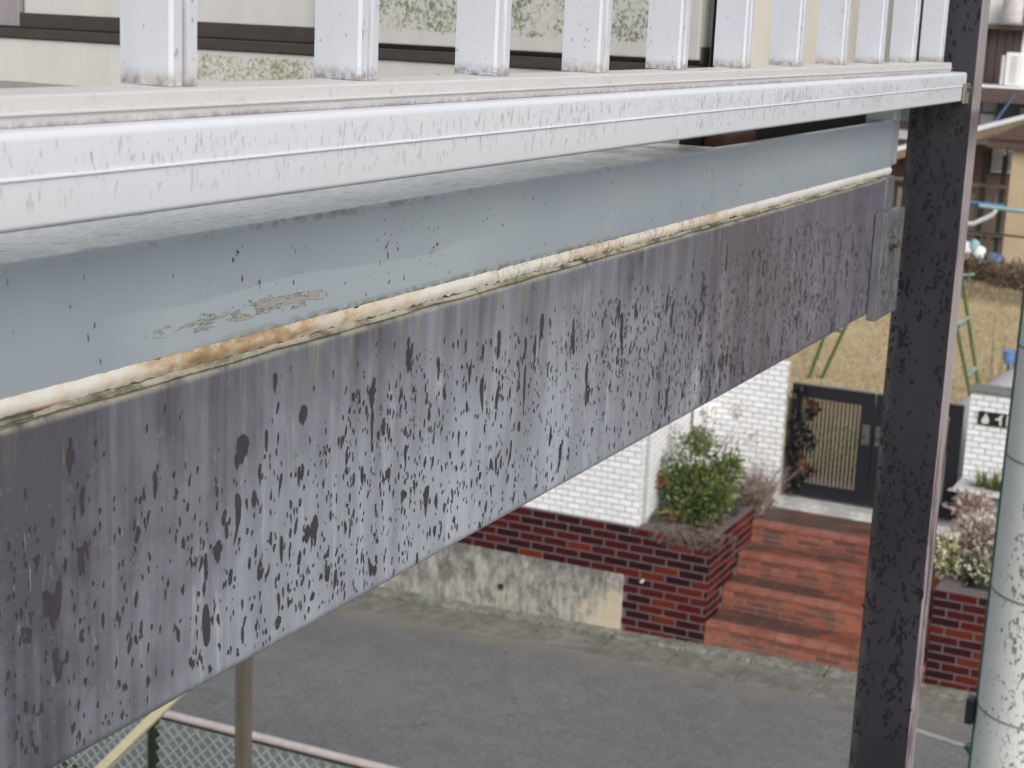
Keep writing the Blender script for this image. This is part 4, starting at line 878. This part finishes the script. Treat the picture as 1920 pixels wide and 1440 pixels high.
# bracket between beam and post
t = thing('beam_bracket', 'grey bolted bracket plate joining the dark beam to the dark post', 'bracket', (1.61, .37, CZ-.22))
m = MB(); m.box(1.588, 1.672, .3700, BY-.0006, CZ-.2760, CZ-.172, 0, .0010); m.build('plate', M['brack'], t)
for zc in (CZ-.203,):
    m = MB(); m.tube([(1.622, .3701, zc), (1.622, .3672, zc)], .0075, 18); m.build('washer', M['bolt'], t)
    m = MB(); m.tube([(1.622, .3672, zc), (1.622, .3625, zc)], .0050, 6); m.build('bolt', M['bolt'], t)
m = MB(); rg = random.Random(2)
drop_shapes(m, 110, lambda: (Vector((rg.uniform(1.592, 1.666), .3700, rg.uniform(CZ-.27, CZ-.18))), U, V, NRM, 1.), rg, .2, 0, (.0005, .0014), (1.5, 4)); props(m.build('wet_marks', M['drop'], t, fixn=False), kind='stuff')

# dark post
PX0, PX1, PY0, PY1 = 1.7015, 1.7415, .3200, .3815
t = thing('dark_post', 'tall dark brown square post spotted with rain at the end of the balcony', 'post', (1.72, .35, 0))
m = MB(); m.box(PX0, PX1, PY0, PY1, 0, CZ+1.2, 0, .0012); m.build('shaft', M['post'], t)
for yy_ in (.331, .371):
    pass
m = MB(); rg = random.Random(9); Un, Nn = Vector((0, -1, 0)), Vector((-1, 0, 0))
def place4():
    z = rg.uniform(CZ-.75, CZ+.12); y = rg.uniform(PY0+.003, PY1-.002)
    if rg.random() > .45+.9*noise.noise((y*60, z*14, 1)): return None
    return Vector((PX0, y, z)), Un, V, Nn, 1.0
drop_shapes(m, 1500, place4, rg, .4, 0, (.0007, .0017), (1.2, 5))
props(m.build('wet_marks', M['pdrop'], t, fixn=False), kind='stuff')

# fascia
FY = .3265
t = thing('balcony_fascia', 'white aluminium fascia strip with a raised line, below the railing slats', 'fascia', (.6, .35, CZ-.05))
z1, z0 = CZ-.0382, CZ-.0662; zr = CZ-.0518
prof = [(FY+.004-.0028*math.sin(math.pi/2*k/6)-.0012, z1-.0028+.0028*math.cos(math.pi/2*k/6)) for k in range(7)]
prof += [(FY, zr+.0010), (FY-.0007, zr+.0007), (FY-.0008, zr+.0002), (FY, zr-.0002), (FY, z0+.0022)]
prof += [(FY+.0022-.0022*math.cos(math.pi/2*k/4), z0+.0022-.0022*math.sin(math.pi/2*k/4)) for k in range(1, 5)]
prof += [(FY+.024, z0), (FY+.024, z1)]
xs = [BX0+(1.692-BX0)*i/60 for i in range(61)]
m = MB(); m.extrude_x(prof, xs, 0, True); m.build('face', M['fascia'], t)
rg = random.Random(31); m = MB()
def place5():
    x = .30+1.38*rg.random(); z = z0+.0055+(z1-z0-.009)*rg.random()**.85
    if rg.random() > (.45+.3*min(1, max(0, x-.4)))+1.0*noise.noise((x*8, z*20, 4)): return None
    return Vector((x, FY, z)), U, V, NRM, .8+.5*noise.noise((x*5, 0, 3))
drop_shapes(m, 2300, place5, rg, .03, 0, (.00022, .00060), (3.5, 10), zlim=(z0+.003, z1-.002))
drop_shapes(m, 420, place5, rg, .0, 0, (.00010, .00022), (10, 30), zlim=(z0+.003, z1-.002))
drop_shapes(m, 160, place5, rg, .05, 1, (.00010, .00024), (3, 10))
props(m.build('wet_marks', [M['gdrop'], M['gdrop2']], t, fixn=False), kind='stuff')
m = MB(); m.box(1.674, 1.6975, FY-.0030, FY-.0008, CZ-.068, CZ-.0485, 0, .0006); m.build('end_clip', M['steel'], t)
m = MB(); m.tube([(1.687, FY-.003, CZ-.053), (1.687, FY-.0062, CZ-.053)], .0028, 12); m.build('screw', M['bolt'], t)

# railing
t = thing('balcony_railing', 'white aluminium balcony railing of upright slats on a grooved bottom rail', 'railing', (.6, .36, CZ-.03))
RT = CZ-.0290
prof = [(FY+.0105, RT), (FY+.009, RT-.0006), (FY+.009, RT-.0048), (FY+.0078, RT-.0050), (FY+.0078, RT-.0055), (FY+.0092, RT-.0057), (FY+.0092, z1+.0002), (FY+.036, z1+.0002), (FY+.036, RT)]
xs = [BX0+(1.659-BX0)*i/60 for i in range(61)]
m = MB(); m.extrude_x(prof, xs, 0, False); m.build('bottom_rail', M['rail'], t)
rg = random.Random(41); m = MB()
drop_shapes(m, 420, lambda: (Vector((rg.uniform(.3, 1.65), FY+.009, rg.uniform(z1+.001, RT-.001))), U, V, NRM, 1.), rg, .05, 0, (.00022, .00055), (1.5, 4)); props(m.build('wet_marks', M['gdrop'], t, fixn=False), kind='stuff')
SP, SY0, SD, SWX = .1205, .3475, .0212, .0152
first = None
for k in range(-3, 11):
    x = .4585+SP*k
    if first is None:
        m = MB(); yb = SY0+SD
        p2 = [(x, SY0+.0012), (x+.0012, SY0), (x+.0058, SY0), (x+.0068, SY0+.0016), (x+.0084, SY0+.0016), (x+.0094, SY0), (x+SWX-.0012, SY0), (x+SWX, SY0+.0012), (x+SWX, yb), (x, yb)]
        n = len(p2); vs = [(a, b, z) for z in (RT+.0002, CZ+.85) for a, b in p2]
        m.raw(vs, [(i, (i+1) % n, n+(i+1) % n, n+i) for i in range(n)]+[tuple(range(n)), tuple(range(n, 2*n))])
        first = m.build('slat', M['slat'], t); x00 = x
    else:
        o = first.copy(); C.objects.link(o); o.parent = t; o.location = (x-x00, 0, 0)
m = MB(); m.box(BX0, 1.70, SY0-.008, SY0+SD+.008, CZ+.851, CZ+.90, 0, .004); m.build('top_rail', M['slat'], t)
# specks on the slats
rg = random.Random(51); m = MB()
for k in range(0, 11):
    x = .4585+SP*k
    drop_shapes(m, 26, lambda: (Vector((x, rg.uniform(SY0+.002, SY0+SD-.001), CZ-.028+.11*rg.random())), Un, V, Vector((-1, 0, 0)), 1.), rg, .1, 0, (.00014, .0004), (1.2, 4))
    drop_shapes(m, 22, lambda: (Vector((x+rg.choice((.0032, .0117))+rg.uniform(-.002, .002), SY0, CZ-.028+.11*rg.random())), U, V, NRM, 1.), rg, .1, 0, (.0002, .0006), (1.2, 5))
props(m.build('wet_marks', M['gdrop2'], t, fixn=False), kind='stuff')

# end wall of the balcony, facing the camera
WX = 1.75
t = thing('house_wall', 'cream panelled house wall with brown door track and green algae behind the slats', 'wall', (WX, 1.2, CZ-.1))
m = MB(); m.box(WX+.035, WX+.15, .622, 3.2, CZ-.118, CZ+1.6); m.build('wall_body', M['cream'], t)
m = MB(); m.box(WX, WX+.034, .624, 3.2, CZ-.119, CZ-.0615, 0, .0015); m.build('base_board', M['base'], t)
m = MB(); m.box(WX-.004, WX+.034, .624, 3.2, CZ-.0605, CZ-.0478, 0, .001); m.build('lower_track', M['track'], t)
m = MB(); m.box(WX+.008, WX+.034, .624, 3.2, CZ-.0470, CZ-.028, 0, .001); m.build('upper_track', M['track'], t)
m = MB(); m.box(WX+.012, WX+.033, 1.112, 1.575, CZ-.031, CZ+1.2, 0, .001); m.box(WX+.013, WX+.034, 1.112, 1.575, CZ-.0335, CZ-.0312, 1); m.build('shutter_panel', [M['cream'], M['black']], t)
m = MB(); m.box(WX+.001, WX+.033, .626, 1.1115, CZ-.0425, CZ+1.2, 0, .0015); m.box(WX+.003, WX+.034, .626, 1.11, CZ-.0465, CZ-.0427, 1); m.build('shutter_panel', [M['creamA'], M['black']], t)
m = MB(); m.box(WX+.006, WX+.030, 1.58, 1.64, CZ-.046, CZ+1.2, 0, .001); m.build('door_jamb', simple('purple_grey_jamb', (.40, .36, .39), None, 40, .4, .1, .001, stretch=(1, 1, .2)), t)
t = thing('beige_end_panel', 'beige corner panel seen between the last slats beside the dark post', 'panel', (WX, .5, CZ-.1))
m = MB(); m.box(WX, WX+.05, .412, .606, CZ-.085, CZ+1.6, 0, .002); m.build('panel', M['beige'], t)
m = MB(); m.box(WX+.03, WX+.05, .6062, .6218, CZ-.085, CZ+1.6); m.build('joint', M['black'], t)
m = MB(); m.box(-1.5, WX+.1, BY+.0765, 3.2, CZ-.16, CZ-.119); props(m.build('balcony_floor', M['deck']), kind='structure')
